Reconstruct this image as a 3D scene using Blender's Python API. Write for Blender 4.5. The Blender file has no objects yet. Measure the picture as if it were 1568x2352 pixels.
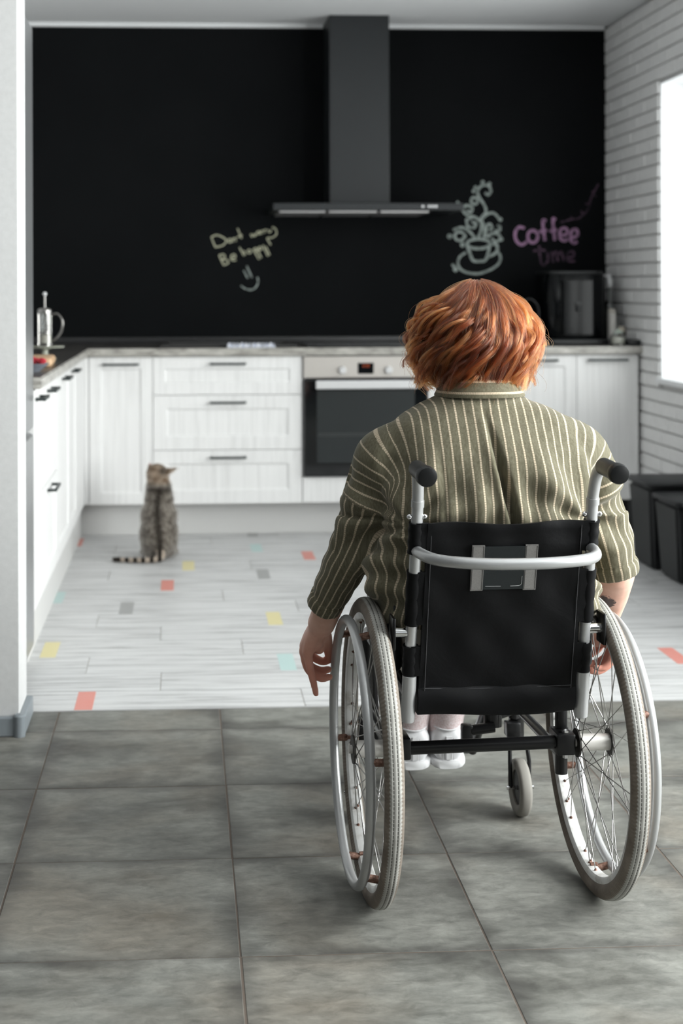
import bpy, bmesh, math, random
import numpy as np
from mathutils import Vector, Matrix, noise as mnoise

scene = bpy.context.scene
COL = scene.collection
random.seed(7)
rng = np.random.default_rng(11)

# ------------------------------------------------------------------ camera
cam_data = bpy.data.cameras.new('camera')
cam = bpy.data.objects.new('camera', cam_data)
COL.objects.link(cam)
cam_data.sensor_fit = 'VERTICAL'
cam_data.sensor_height = 36.0
cam_data.sensor_width = 24.0
cam_data.lens = 3353.3 / 2352 * 36.0
cam_data.shift_x = (784 - 599.8) / 2352
cam_data.shift_y = (667.8 - 1176) / 2352
cam_data.clip_start = 0.05
cam_data.clip_end = 100
cam.matrix_world = (Matrix.Translation((0, 0, 1.181)) @ Matrix.Rotation(-0.0523, 4, 'Z')
                    @ Matrix.Rotation(math.pi / 2, 4, 'X') @ Matrix.Rotation(-0.0029, 4, 'Z'))
cam_data.dof.use_dof = True
cam_data.dof.focus_distance = 2.78
cam_data.dof.aperture_fstop = 4.0
scene.camera = cam

# ------------------------------------------------------------------ sky, daylight, exposure
world = bpy.data.worlds.new('overcast_sky')
scene.world = world
world.use_nodes = True
bg = world.node_tree.nodes['Background']
bg.inputs[0].default_value = (0.97, 0.99, 1.0, 1)
bg.inputs[1].default_value = 1.25

def window_light(name, loc, rot, sx, sy, watts, col=(1.0, 0.99, 0.975)):
    """daylight entering through one window opening"""
    l = bpy.data.lights.new(name, 'AREA')
    l.shape = 'RECTANGLE'
    l.size, l.size_y, l.energy, l.color = sx, sy, watts, col
    o = bpy.data.objects.new(name, l)
    COL.objects.link(o)
    o.location, o.rotation_euler = loc, rot
    return o

R90 = math.pi / 2
window_light('kitchen_window_daylight', (2.98, 5.35, 1.45), (0, R90, -0.44), 1.6, 2.3, 66)
window_light('unseen_window_daylight', (3.12, 1.95, 1.45), (0, R90, 0), 1.9, 2.3, 390)  # lamp for the invented near-room window, out of view

scene.view_settings.view_transform = 'Standard'
scene.view_settings.look = 'None'
scene.view_settings.gamma = 1.0
scene.view_settings.use_curve_mapping = False
scene.view_settings.exposure = 0.0

# ------------------------------------------------------------------ object helpers
def tag(o, label=None, cat=None, group=None, kind=None):
    if label: o['label'] = label
    if cat: o['category'] = cat
    if group: o['group'] = group
    if kind: o['kind'] = kind
    return o

def link(o, parent=None):
    COL.objects.link(o)
    if parent is not None:
        o.parent = parent
    return o

ORG = {}

def thing(name, label, cat, loc=(0, 0, 0), rz=0.0, group=None):
    o = bpy.data.objects.new(name, None)
    o.empty_display_size = 0.05
    link(o)
    o.location = loc
    o.rotation_euler = (0, 0, rz)
    tag(o, label, cat, group)
    ORG[o.name] = Vector(loc)
    return o

class MB:
    """collects shapes into one mesh"""
    def __init__(s):
        s.v, s.f, s.uv = [], [], None
    def add(s, vs, fs):
        n = len(s.v)
        s.v += [tuple(p) for p in vs]
        s.f += [tuple(i + n for i in q) for q in fs]
        return s
    def box(s, x0, x1, y0, y1, z0, z1):
        vs = [(x, y, z) for x in (x0, x1) for y in (y0, y1) for z in (z0, z1)]
        return s.add(vs, [(0, 1, 3, 2), (4, 6, 7, 5), (0, 4, 5, 1), (2, 3, 7, 6), (0, 2, 6, 4), (1, 5, 7, 3)])
    def bbox(s, x0, x1, y0, y1, z0, z1, b=0.003, seg=2):
        bm = bmesh.new()
        bmesh.ops.create_cube(bm, size=1)
        for v in bm.verts:
            v.co = ((x0 + x1) / 2 + v.co.x * (x1 - x0), (y0 + y1) / 2 + v.co.y * (y1 - y0), (z0 + z1) / 2 + v.co.z * (z1 - z0))
        bmesh.ops.bevel(bm, geom=list(bm.edges), offset=b, segments=seg, profile=0.5, affect='EDGES')
        bm.verts.index_update()
        s.add([v.co[:] for v in bm.verts], [[v.index for v in f.verts] for f in bm.faces])
        bm.free()
        return s
    def tube(s, path, r, n=12, closed=False, cap=True, flat=None):
        P = [Vector(p) for p in path]
        m = len(P)
        rs = [r] * m if isinstance(r, (int, float)) else list(r)
        tang = []
        for i in range(m):
            if closed:
                t = P[(i + 1) % m] - P[i - 1]
            else:
                t = P[min(i + 1, m - 1)] - P[max(i - 1, 0)]
            tang.append(t.normalized())
        up = Vector((0, 0, 1)) if abs(tang[0].z) < 0.9 else Vector((1, 0, 0))
        if flat is not None:
            up = Vector(flat)
        nrm = (up - tang[0] * up.dot(tang[0])).normalized()
        vs, fs = [], []
        for i in range(m):
            if i:
                nrm = nrm - tang[i] * nrm.dot(tang[i])
                nrm.normalize()
            b = tang[i].cross(nrm)
            for k in range(n):
                a = 2 * math.pi * k / n
                vs.append(P[i] + nrm * (math.cos(a) * rs[i]) + b * (math.sin(a) * rs[i]))
        for i in range(m if closed else m - 1):
            j = (i + 1) % m
            for k in range(n):
                k2 = (k + 1) % n
                fs.append((i * n + k, i * n + k2, j * n + k2, j * n + k))
        if cap and not closed:
            fs.append(tuple(range(n - 1, -1, -1)))
            fs.append(tuple((m - 1) * n + k for k in range(n)))
        return s.add(vs, fs)
    def cyl(s, p0, p1, r, n=20, r1=None):
        return s.tube([p0, p1], [r, r if r1 is None else r1], n)
    def lathe(s, prof, c=(0, 0, 0), n=32, axis='Z', caps=False, sx=1.0, sy=1.0):
        """prof: (radius, height along axis)"""
        vs, fs = [], []
        for (r, h) in prof:
            for k in range(n):
                a = 2 * math.pi * k / n
                q = (r * math.cos(a) * sx, r * math.sin(a) * sy, h)
                if axis == 'X': q = (q[2], q[0], q[1])
                elif axis == 'Y': q = (q[1], q[2], q[0])
                vs.append((q[0] + c[0], q[1] + c[1], q[2] + c[2]))
        m = len(prof)
        for i in range(m - 1):
            for k in range(n):
                k2 = (k + 1) % n
                fs.append((i * n + k, i * n + k2, (i + 1) * n + k2, (i + 1) * n + k))
        if caps:
            fs.append(tuple(range(n - 1, -1, -1)))
            fs.append(tuple((m - 1) * n + k for k in range(n)))
        return s.add(vs, fs)
    def ball(s, c, rx, ry=None, rz=None, nu=20, nv=12, rot=None):
        ry = rx if ry is None else ry
        rz = rx if rz is None else rz
        vs, fs = [], []
        M = rot if rot is not None else Matrix.Identity(3)
        for i in range(nv + 1):
            ph = math.pi * i / nv
            for k in range(nu):
                a = 2 * math.pi * k / nu
                q = M @ Vector((rx * math.sin(ph) * math.cos(a), ry * math.sin(ph) * math.sin(a), rz * math.cos(ph)))
                vs.append((q.x + c[0], q.y + c[1], q.z + c[2]))
        for i in range(nv):
            for k in range(nu):
                k2 = (k + 1) % nu
                fs.append((i * nu + k, (i + 1) * nu + k, (i + 1) * nu + k2, i * nu + k2))
        return s.add(vs, fs)
    def mesh(s, name, org=None, weld=True):
        me = bpy.data.meshes.new(name)
        vs = s.v if org is None else [(p[0] - org[0], p[1] - org[1], p[2] - org[2]) for p in s.v]
        me.from_pydata(vs, [], s.f)
        bm = bmesh.new()
        bm.from_mesh(me)
        if weld:
            bmesh.ops.remove_doubles(bm, verts=bm.verts, dist=1e-6)
        bmesh.ops.recalc_face_normals(bm, faces=bm.faces)
        bm.to_mesh(me)
        bm.free()
        return me

def shade(me, angle=40):
    me.shade_smooth()
    try:
        me.set_sharp_from_angle(angle=math.radians(angle))
    except Exception:
        pass

def obj(name, mb, mat, parent=None, smooth=True, origin=None, angle=40):
    """one mesh object. Coordinates are world coordinates unless the parent is a local-space rig (ORG missing)"""
    po = ORG.get(parent.name, Vector((0, 0, 0))) if parent is not None else Vector((0, 0, 0))
    o0 = Vector(origin) if origin is not None else po
    me = mb.mesh(name, o0) if isinstance(mb, MB) else mb
    if smooth:
        shade(me, angle)
    if mat is not None and not me.materials:
        me.materials.append(mat)
    o = bpy.data.objects.new(name, me)
    link(o, parent)
    if origin is not None:
        o.location = o0 - po
    ORG[o.name] = o0
    return o

def inst(src, parent, loc, rot=(0, 0, 0), scale=(1, 1, 1)):
    """another piece that shares the mesh of src; loc relative to the parent"""
    o = bpy.data.objects.new(src.name.split('.')[0], src.data)
    link(o, parent)
    o.location, o.rotation_euler, o.scale = loc, rot, scale
    return o

def struct(name, mb, mat, label=None, parent=None, smooth=False):
    o = obj(name, mb, mat, parent, smooth)
    if parent is None:
        o['kind'] = 'structure'
        if label: o['label'] = label
    return o

def spline(pts, n=8, closed=False):
    """Catmull-Rom through the points"""
    P = [Vector(p) for p in pts]
    m = len(P)
    out = []
    rngi = range(m) if closed else range(m - 1)
    for i in rngi:
        if closed:
            a, b, c, d = P[i - 1], P[i], P[(i + 1) % m], P[(i + 2) % m]
        else:
            b, c = P[i], P[i + 1]
            a = P[i - 1] if i else b * 2 - c
            d = P[i + 2] if i + 2 < m else c * 2 - b
        for k in range(n):
            t = k / n
            out.append(0.5 * ((2 * b) + (c - a) * t + (2 * a - 5 * b + 4 * c - d) * t * t + (3 * b - a - 3 * c + d) * t ** 3))
    if not closed:
        out.append(P[-1])
    return out

# ------------------------------------------------------------------ material helpers
def new_mat(name):
    m = bpy.data.materials.new(name)
    m.use_nodes = True
    nt = m.node_tree
    return m, nt, nt.nodes['Principled BSDF']

def N(nt, kind, **kw):
    n = nt.nodes.new(kind)
    for k, v in kw.items():
        setattr(n, k, v)
    return n

def L(nt, a, b):
    nt.links.new(a, b)

def rgba(c):
    return (c[0], c[1], c[2], 1.0)

def plain(name, col, rough=0.5, metal=0.0, **kw):
    m, nt, b = new_mat(name)
    b.inputs['Base Color'].default_value = rgba(col)
    b.inputs['Roughness'].default_value = rough
    b.inputs['Metallic'].default_value = metal
    for k, v in kw.items():
        b.inputs[k.replace('_', ' ')].default_value = v
    return m

def ramp(nt, fac, stops):
    r = N(nt, 'ShaderNodeValToRGB')
    els = r.color_ramp.elements
    while len(els) < len(stops):
        els.new(0.5)
    for e, (p, c) in zip(els, stops):
        e.position = p
        e.color = rgba(c) if len(c) == 3 else c
    L(nt, fac, r.inputs[0])
    return r.outputs[0]

def noise_tex(nt, vec, scale, detail=4, rough=0.55, dist=0.0):
    n = N(nt, 'ShaderNodeTexNoise')
    n.inputs['Scale'].default_value = scale
    n.inputs['Detail'].default_value = detail
    n.inputs['Roughness'].default_value = rough
    n.inputs['Distortion'].default_value = dist
    if vec is not None:
        L(nt, vec, n.inputs['Vector'])
    return n.outputs['Fac']

def mapping(nt, vec, scale=(1, 1, 1), loc=(0, 0, 0), rot=(0, 0, 0)):
    n = N(nt, 'ShaderNodeMapping')
    n.inputs['Scale'].default_value = scale
    n.inputs['Location'].default_value = loc
    n.inputs['Rotation'].default_value = rot
    L(nt, vec, n.inputs['Vector'])
    return n.outputs[0]

def coords(nt, which='Object'):
    return N(nt, 'ShaderNodeTexCoord').outputs[which]

def wpos(nt):
    return N(nt, 'ShaderNodeNewGeometry').outputs['Position']

def mixc(nt, fac, a, b, mode='MIX'):
    n = N(nt, 'ShaderNodeMix', data_type='RGBA', blend_type=mode)
    for s, v in ((n.inputs[0], fac), (n.inputs[6], a), (n.inputs[7], b)):
        if hasattr(v, 'is_output') or isinstance(v, bpy.types.NodeSocket):
            L(nt, v, s)
        elif isinstance(v, (int, float)):
            s.default_value = v
        else:
            s.default_value = rgba(v)
    return n.outputs[2]

def math_n(nt, op, a, b=None, c=None, clamp=False):
    n = N(nt, 'ShaderNodeMath', operation=op, use_clamp=clamp)
    for i, v in enumerate((a, b, c)):
        if v is None: continue
        if isinstance(v, bpy.types.NodeSocket): L(nt, v, n.inputs[i])
        else: n.inputs[i].default_value = v
    return n.outputs[0]

def bump(nt, bsdf, height, strength=0.3, dist=0.002):
    n = N(nt, 'ShaderNodeBump')
    n.inputs['Strength'].default_value = strength
    n.inputs['Distance'].default_value = dist
    L(nt, height, n.inputs['Height'])
    L(nt, n.outputs[0], bsdf.inputs['Normal'])

def obj_random(nt):
    return N(nt, 'ShaderNodeObjectInfo').outputs['Random']

def shifted(nt, vec, amount=20.0):
    """offset texture space per object so alike pieces differ"""
    r = obj_random(nt)
    c = N(nt, 'ShaderNodeCombineXYZ')
    v = math_n(nt, 'MULTIPLY', r, amount)
    for i in range(3): L(nt, v, c.inputs[i])
    a = N(nt, 'ShaderNodeVectorMath', operation='ADD')
    L(nt, vec, a.inputs[0]); L(nt, c.outputs[0], a.inputs[1])
    return a.outputs[0]
# ------------------------------------------------------------------ materials of the setting
def mat_wall():
    m, nt, b = new_mat('white_plaster')
    n = noise_tex(nt, wpos(nt), 60, 5)
    L(nt, ramp(nt, n, [(0.3, (0.60, 0.60, 0.60)), (0.7, (0.65, 0.65, 0.65))]), b.inputs['Base Color'])
    b.inputs['Roughness'].default_value = 0.85
    bump(nt, b, noise_tex(nt, wpos(nt), 220, 3), 0.25, 0.001)
    return m

def mat_chalkboard():
    m, nt, b = new_mat('chalkboard_paint')
    n = noise_tex(nt, wpos(nt), 1.6, 6, 0.6)
    L(nt, ramp(nt, n, [(0.3, (0.0022, 0.0029, 0.0035)), (0.75, (0.0048, 0.0055, 0.0062))]), b.inputs['Base Color'])
    b.inputs['Roughness'].default_value = 0.75
    b.inputs['Specular IOR Level'].default_value = 0.10
    return m

def mat_tile():
    m, nt, b = new_mat('worn_grey_stone_tile')
    v = shifted(nt, wpos(nt), 0.9)
    big = noise_tex(nt, mapping(nt, v, (1.3, 2.1, 1)), 2.4, 9, 0.66, 0.35)
    fine = noise_tex(nt, mapping(nt, v, (1, 2.0, 1)), 20, 10, 0.74, 0.5)
    brown = noise_tex(nt, v, 2.6, 4, 0.5, 0.3)
    c = ramp(nt, big, [(0.28, (0.064, 0.063, 0.056)), (0.40, (0.124, 0.1235, 0.111)), (0.52, (0.172, 0.173, 0.157)), (0.70, (0.226, 0.226, 0.206))])
    c = mixc(nt, math_n(nt, 'MULTIPLY', ramp(nt, brown, [(0.48, (0, 0, 0)), (0.70, (1, 1, 1))]), 0.40), c, (0.185, 0.15, 0.112))
    c = mixc(nt, 0.8, c, ramp(nt, fine, [(0.32, (0.27, 0.27, 0.27)), (0.5, (0.5, 0.5, 0.5)), (0.68, (0.70, 0.70, 0.70))]), 'OVERLAY')
    # grime worked in along the tile's own edges, broken up by noise
    g = N(nt, 'ShaderNodeTexCoord').outputs['Generated']
    sx = N(nt, 'ShaderNodeSeparateXYZ'); L(nt, g, sx.inputs[0])
    ex = math_n(nt, 'ABSOLUTE', math_n(nt, 'SUBTRACT', sx.outputs[0], 0.5))
    ey = math_n(nt, 'ABSOLUTE', math_n(nt, 'SUBTRACT', sx.outputs[1], 0.5))
    e = math_n(nt, 'MAXIMUM', ex, ey)
    e = math_n(nt, 'ADD', e, math_n(nt, 'MULTIPLY', math_n(nt, 'SUBTRACT', big, 0.5), -0.32))
    edge = ramp(nt, e, [(0.40, (0, 0, 0)), (0.53, (1, 1, 1))])
    c = mixc(nt, math_n(nt, 'MULTIPLY', edge, 0.75), c, (0.050, 0.048, 0.045))
    # pale chalky wear patches
    wear = ramp(nt, noise_tex(nt, mapping(nt, v, (1, 1.6, 1), (3, 7, 0)), 3.4, 8, 0.7), [(0.55, (0, 0, 0)), (0.72, (1, 1, 1))])
    c = mixc(nt, math_n(nt, 'MULTIPLY', wear, 0.38), c, (0.30, 0.295, 0.268))
    L(nt, c, b.inputs['Base Color'])
    L(nt, ramp(nt, fine, [(0.3, (0.42, 0.42, 0.42)), (0.7, (0.62, 0.62, 0.62))]), b.inputs['Roughness'])
    b.inputs['Specular IOR Level'].default_value = 0.35
    bump(nt, b, math_n(nt, 'ADD', math_n(nt, 'MULTIPLY', big, 0.6), math_n(nt, 'MULTIPLY', fine, 0.4)), 0.30, 0.002)
    return m

def mat_plank():
    m, nt, b = new_mat('whitewashed_plank')
    v = shifted(nt, wpos(nt), 13.0)
    streak = noise_tex(nt, mapping(nt, v, (1.4, 26, 1)), 2.2, 7, 0.62, 0.3)
    fine = noise_tex(nt, mapping(nt, v, (9, 130, 1)), 1.5, 6, 0.7)
    c = ramp(nt, streak, [(0.28, (0.25, 0.25, 0.25)), (0.40, (0.43, 0.43, 0.43)), (0.50, (0.58, 0.58, 0.58)), (0.68, (0.66, 0.66, 0.66))])
    c = mixc(nt, 0.35, c, ramp(nt, fine, [(0.25, (0.30, 0.30, 0.30)), (0.5, (0.52, 0.52, 0.52)), (0.8, (0.6, 0.6, 0.6))]), 'OVERLAY')
    # the print divides each plank lengthwise into thin strips
    s = N(nt, 'ShaderNodeSeparateXYZ'); L(nt, N(nt, 'ShaderNodeTexCoord').outputs['Generated'], s.inputs[0])
    st = math_n(nt, 'ABSOLUTE', math_n(nt, 'SUBTRACT', math_n(nt, 'FRACT', math_n(nt, 'MULTIPLY', s.outputs[1], 3.0)), 0.5))
    ln = ramp(nt, st, [(0.455, (0, 0, 0)), (0.49, (1, 1, 1))])
    c = mixc(nt, math_n(nt, 'MULTIPLY', ln, 0.6), c, (0.30, 0.30, 0.305))
    L(nt, c, b.inputs['Base Color'])
    b.inputs['Roughness'].default_value = 0.42
    b.inputs['Specular IOR Level'].default_value = 0.4
    bump(nt, b, fine, 0.15, 0.001)
    return m

def mat_brick():
    m, nt, b = new_mat('white_painted_brick')
    v = shifted(nt, wpos(nt), 30.0)
    n = noise_tex(nt, v, 26, 6, 0.6)
    L(nt, ramp(nt, n, [(0.3, (0.76, 0.755, 0.75)), (0.7, (0.82, 0.815, 0.81))]), b.inputs['Base Color'])
    b.inputs['Roughness'].default_value = 0.7
    bump(nt, b, n, 0.6, 0.003)
    return m

M_WALL = mat_wall()
M_LOWBOUNCE = plain('low_bounce_wall_grey', (.10, .10, .10), .85)  # dark grey so the unseen walls bounce less light
M_CEIL = plain('white_ceiling_paint', (0.80, 0.81, 0.82), 0.9)
M_BOARD = mat_chalkboard()
M_TILE = mat_tile()
M_GROUT = plain('brown_grout', (0.105, 0.082, 0.066), 0.9)
M_PLANK = mat_plank()
M_PLANKBED = plain('plank_joint', (0.45, 0.42, 0.36), 0.8)
M_BRICK = mat_brick()
M_MORTAR = plain('brick_joint_paint', (0.56, 0.555, 0.545), 0.9)
M_SKIRT = plain('grey_blue_skirting', (0.22, 0.245, 0.265), 0.45)
M_WHITE = plain('white_gloss_paint', (0.80, 0.81, 0.82), 0.4)
M_TRIM = plain('metal_edge_trim', (0.50, 0.50, 0.50), 0.4, 0.6)

ZC = 2.5655          # ceiling
YB = 7.58            # back wall
XR = 2.224           # kitchen brick wall
YS = 4.132           # where tiles meet planks

# ------------------------------------------------------------------ floors
floor = struct('floor', MB().box(-2.2, 2.9, -2.6, YS, -0.12, -0.0012), M_GROUT, 'grey stone tiled floor of the near room')
S = 0.45
X0, Y0 = 0.0952, 3.9383
tm = MB().bbox(-S / 2 + 0.0016, S / 2 - 0.0016, -S / 2 + 0.0016, S / 2 - 0.0016, -0.010, 0.0, 0.0012, 1).mesh('tile')
tm.materials.append(M_TILE)
for j in range(-7, 1):
    for i in range(-5, 7):
        cx = X0 + (i + 0.5) * S
        cy = Y0 + (j - 0.5) * S
        if cx - S / 2 < -2.2 or cx + S / 2 > 2.92 : continue
        o = bpy.data.objects.new('tile', tm)
        link(o, floor)
        o.location = (cx + random.uniform(-.0006, .0006), cy, random.uniform(-.0006, .0004))
# cut row against the planks
tc = MB().bbox(-S / 2 + 0.0016, S / 2 - 0.0016, Y0 + 0.0016, YS - 0.001, -0.010, 0.0, 0.0012, 1).mesh('cut_tile')
tc.materials.append(M_TILE)
for i in range(-5, 7):
    cx = X0 + (i + 0.5) * S
    if cx - S / 2 < -2.2 or cx + S / 2 > 2.92: continue
    o = bpy.data.objects.new('cut_tile', tc)
    link(o, floor)
    o.location = (cx, 0, random.uniform(-.0006, .0004))
tn = MB()
for j in range(-14, -7):
    for i in range(-5, 6):
        tn.box(X0 + i * S + .0022, X0 + (i + 1) * S - .0022, Y0 + (j - 1) * S + .0022, Y0 + j * S - .0022, -.01, 0)
t_rest = obj('tile_field', tn, M_TILE, floor, False)
t_rest['kind'] = 'stuff'

kfloor = struct('floor_kitchen', MB().box(-1.12, XR, YS, YB, -0.12, -0.003), M_PLANKBED, 'whitewashed plank floor of the kitchen with small coloured inlays')
PW = 0.2062
JOINTS = {0: [0.339], 1: [-0.076], 2: [-0.31], 3: [0.187], 4: [-0.086], 5: [-0.316], 6: [0.416], 7: [0.144], 8: [0.62],
          9: [-0.317], 10: [0.28], 11: [0.75], 12: [-0.32], 13: [0.12], 14: [0.45], 15: [-0.2], 16: [0.3]}
for k in range(17):
    y0 = 4.120 + k * PW
    y1 = min(y0 + PW, YB)
    ya = max(y0, YS)
    if y1 <= ya: continue
    xs = [JOINTS[k][0]]
    while xs[0] > -1.1: xs.insert(0, xs[0] - 1.28)
    while xs[-1] < XR: xs.append(xs[-1] + 1.28)
    for a, b in zip(xs[:-1], xs[1:]):
        a, b = max(a, -1.12), min(b, XR - 0.001)
        if b - a < 0.02: continue
        mb = MB().bbox(a + .0011, b - .0011, ya + .0007, y1 - .0007, -0.009, 0.0, 0.0008, 1)
        obj('plank', mb, M_PLANK, kfloor, False)
INK = {'coral': (0.66, 0.20, 0.15), 'yellow': (0.66, 0.58, 0.26), 'teal': (0.42, 0.58, 0.56), 'grey': (0.26, 0.26, 0.255)}
def inlay_mat(n, c):
    m, nt, b = new_mat('inlay_' + n)
    t = noise_tex(nt, mapping(nt, wpos(nt), (8, 60, 1)), 2, 6, 0.7)
    L(nt, mixc(nt, math_n(nt, 'MULTIPLY', t, 0.22), c, (0.74, 0.74, 0.75)), b.inputs['Base Color'])
    b.inputs['Roughness'].default_value = 0.42
    return m
IM = {k: inlay_mat(k, c) for k, c in INK.items()}
for (x, row, c) in [(-0.29, 0, 'coral'), (-0.446, 3, 'yellow'), (0.32, 2, 'teal'), (-0.22, 6, 'grey'), (-0.494, 7, 'teal'), (-0.073, 8, 'coral'),
                    (0.012, 10, 'yellow'), (0.323, 9, 'grey'), (0.318, 5, 'yellow'), (-0.508, 13, 'coral'), (0.546, 11, 'coral'),
                    (0.324, 12, 'teal'), (0.324, 14, 'grey'), (1.575, 2, 'coral'), (1.46, 5, 'teal'), (0.95, 1, 'grey'), (1.1, 7, 'yellow'), (1.7, 8, 'grey'), (0.86, 10, 'teal')]:
    y0 = max(4.120 + row * PW, YS)
    y1 = 4.120 + (row + 1) * PW
    obj('inlay', MB().box(x - .0255, x + .0255, y0 + .001, y1 - .001, -0.004, 0.0004), IM[c], kfloor, False)

# ------------------------------------------------------------------ walls and ceiling
struct('wall_back', MB().box(-1.22, XR + 0.12, YB, YB + 0.15, -0.12, ZC), M_BOARD, 'black chalkboard wall behind the kitchen units')
struct('wall_left', MB().box(-1.22, -1.12, 4.112, YB, -0.12, ZC), M_WALL, 'white side wall behind the fridge and left worktop')
nib = struct('wall_left_nib', MB().box(-2.2, -0.445, 3.918, 4.112, -0.12, ZC), M_WALL, 'white plaster wall end beside the kitchen opening')
struct('wall_right_nib', MB().box(XR, 2.9, 3.918, 4.112, -0.12, ZC), M_WALL, 'white wall end at the far side of the kitchen opening')
# unseen near room shell, invented with its windows to account for the light
nr = MB().box(2.9, 3.05, -2.6, 0.8, -0.12, ZC).box(2.9, 3.05, 3.1, 4.112, -0.12, ZC)
nr.box(2.9, 3.05, 0.8, 3.1, -0.12, 0.5).box(2.9, 3.05, 0.8, 3.1, 2.4, ZC)
struct('wall_right_room', nr, M_WALL, 'unseen white wall of the near room with an invented window opening')
struct('wall_left_room', MB().box(-2.35, -2.2, -2.6, 4.112, -0.12, ZC), M_LOWBOUNCE, 'unseen left wall of the near room, dark grey to cut bounced light')
wr = MB().box(-2.35, -0.2, -2.75, -2.6, -0.12, ZC).box(1.0, 3.05, -2.75, -2.6, -0.12, ZC)
wr.box(-0.2, 1.0, -2.75, -2.6, -0.12, 0.9).box(-0.2, 1.0, -2.75, -2.6, 2.1, ZC)
struct('wall_rear_room', wr, M_LOWBOUNCE, 'unseen rear wall with window opening, dark grey to cut bounced light')
struct('ceiling', MB().box(-2.35, 3.05, -2.75, YB + .15, ZC, ZC + 0.12), M_CEIL, 'plain white ceiling')
# slim white cornice strip where ceiling meets the chalkboard
cor = MB().box(-1.12, 0.722, YB - 0.022, YB, ZC - 0.020, ZC).box(1.034, XR - .02, YB - 0.022, YB, ZC - 0.020, ZC)
struct('trim_1', cor, M_WHITE, 'narrow white cornice strip above the chalkboard')
struct('trim_2', MB().bbox(-0.445, XR, YS - 0.004, YS + 0.004, -0.006, 0.0009, 0.0006, 1), M_TRIM, 'thin metal strip between tiles and planks')

# brick side wall, bricks as pieces, window opening Y 4.30..6.717, Z 0.745..2.153
WY0, WY1, WZ0, WZ1 = 4.35, 6.717, 0.745, 2.153
core = MB()
for (y0, y1, z0, z1) in [(4.112, WY0, -0.12, ZC), (WY1, YB, -0.12, ZC), (WY0, WY1, -0.12, WZ0), (WY0, WY1, WZ1, ZC)]:
    core.box(XR + 0.004, XR + 0.26, y0, y1, z0, z1)
bw = struct('wall_right', core, M_MORTAR, 'white painted brick side wall of the kitchen')
BH, BL = 0.0655, 0.222
bmesh_full = MB().bbox(-0.012, 0.012, -BL / 2 + .0028, BL / 2 - .0028, -BH / 2 + .0032, BH / 2 - .0032, 0.004, 1).mesh('brick')
bmesh_full.materials.append(M_BRICK)
rest = MB()
nb = 0
for r in range(40):
    zc = r * BH + BH / 2
    if zc + BH / 2 > ZC + 0.03: break
    off = 0.0 if r % 2 else BL / 2
    y = YB - off
    first = True
    while y > 4.12:
        y0 = y - BL
        if first and off: pass
        a, b = y0, y
        first = False
        y = y0
        # trim at window and at the ends
        segs = [(max(a, 4.114), min(b, YB))]
        if WZ0 - 0.02 < zc < WZ1 + 0.02:
            out = []
            for (p, q) in segs:
                if q <= WY0 or p >= WY1: out.append((p, q))
                else:
                    if p < WY0: out.append((p, WY0))
                    if q > WY1: out.append((WY1, q))
            segs = out
        for (p, q) in segs:
            if q - p < 0.03: continue
            if q > 6.35:
                o = bpy.data.objects.new('brick', bmesh_full)
                link(o, bw)
                o.location = (XR - 0.002 + random.uniform(-.0022, .0022), (p + q) / 2, min(zc, ZC - BH / 2))
                o.scale = (1, (q - p) / BL, 1)
                nb += 1
            else:
                rest.box(XR - .012, XR + .008, p + .003, q - .003, zc - BH / 2 + .003, min(zc + BH / 2 - .003, ZC - .001))
    if off:
        p, q = YB - off, YB
        if True:
            o = bpy.data.objects.new('brick', bmesh_full)
            link(o, bw)
            o.location = (XR - 0.002, (p + q) / 2, min(zc, ZC - BH / 2))
            o.scale = (1, (q - p) / BL, 1)
            nb += 1
rb = obj('brick_field', rest, M_BRICK, bw, False)
rb['kind'] = 'stuff'

# windows
def mat_pane():
    m, nt, b = new_mat('window_glass')
    nt.nodes.remove(b)
    out = nt.nodes['Material Output']
    t = N(nt, 'ShaderNodeBsdfTransparent'); t.inputs[0].default_value = (0.96, 0.98, 0.98, 1)
    g = N(nt, 'ShaderNodeBsdfGlossy'); g.inputs['Roughness'].default_value = 0.02
    f = N(nt, 'ShaderNodeValue'); f.outputs[0].default_value = 0.05
    mx = N(nt, 'ShaderNodeMixShader')
    L(nt, f.outputs[0], mx.inputs[0]); L(nt, t.outputs[0], mx.inputs[1]); L(nt, g.outputs[0], mx.inputs[2])
    L(nt, mx.outputs[0], out.inputs[0])
    return m
M_PANE = mat_pane()
def window_x(name, x_in, x_fr, y0, y1, z0, z1, label, n=2):
    """window in a wall whose inner face is at x_in; frame plane at x_fr"""
    fr = MB()
    fw = 0.06
    fr.bbox(x_fr, x_fr + .06, y0, y1, z0, z0 + fw, .004).bbox(x_fr, x_fr + .06, y0, y1, z1 - fw, z1, .004)
    for k in range(n + 1):
        c = y0 + fw / 2 + (y1 - y0 - fw) * k / n
        fr.bbox(x_fr, x_fr + .06, c - fw / 2, c + fw / 2, z0, z1, .004)
    w = struct(name, fr, M_WHITE, label)
    for k in range(n):
        a = y0 + (y1 - y0) * k / n + fw * .8
        b = y0 + (y1 - y0) * (k + 1) / n - fw * .8
        obj('pane', MB().box(x_fr + .025, x_fr + .031, a, b, z0 + fw * .9, z1 - fw * .9), M_PANE, w, False)
    sl = MB().bbox(x_in - 0.03, x_fr, y0 - .0, y1 + .0, z0 - 0.001, z0 + 0.024, .004)
    obj('sill', sl, M_WHITE, w, False)
    rv = MB().box(x_in - .004, x_fr, y1 - .012, y1 - .001, z0 + .024, z1).box(x_in - .004, x_fr, y0 + .001, y0 + .012, z0 + .024, z1).box(x_in - .004, x_fr, y0, y1, z1 - .012, z1 - .001)
    obj('reveal', rv, M_WHITE, w, False)
    return w
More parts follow.
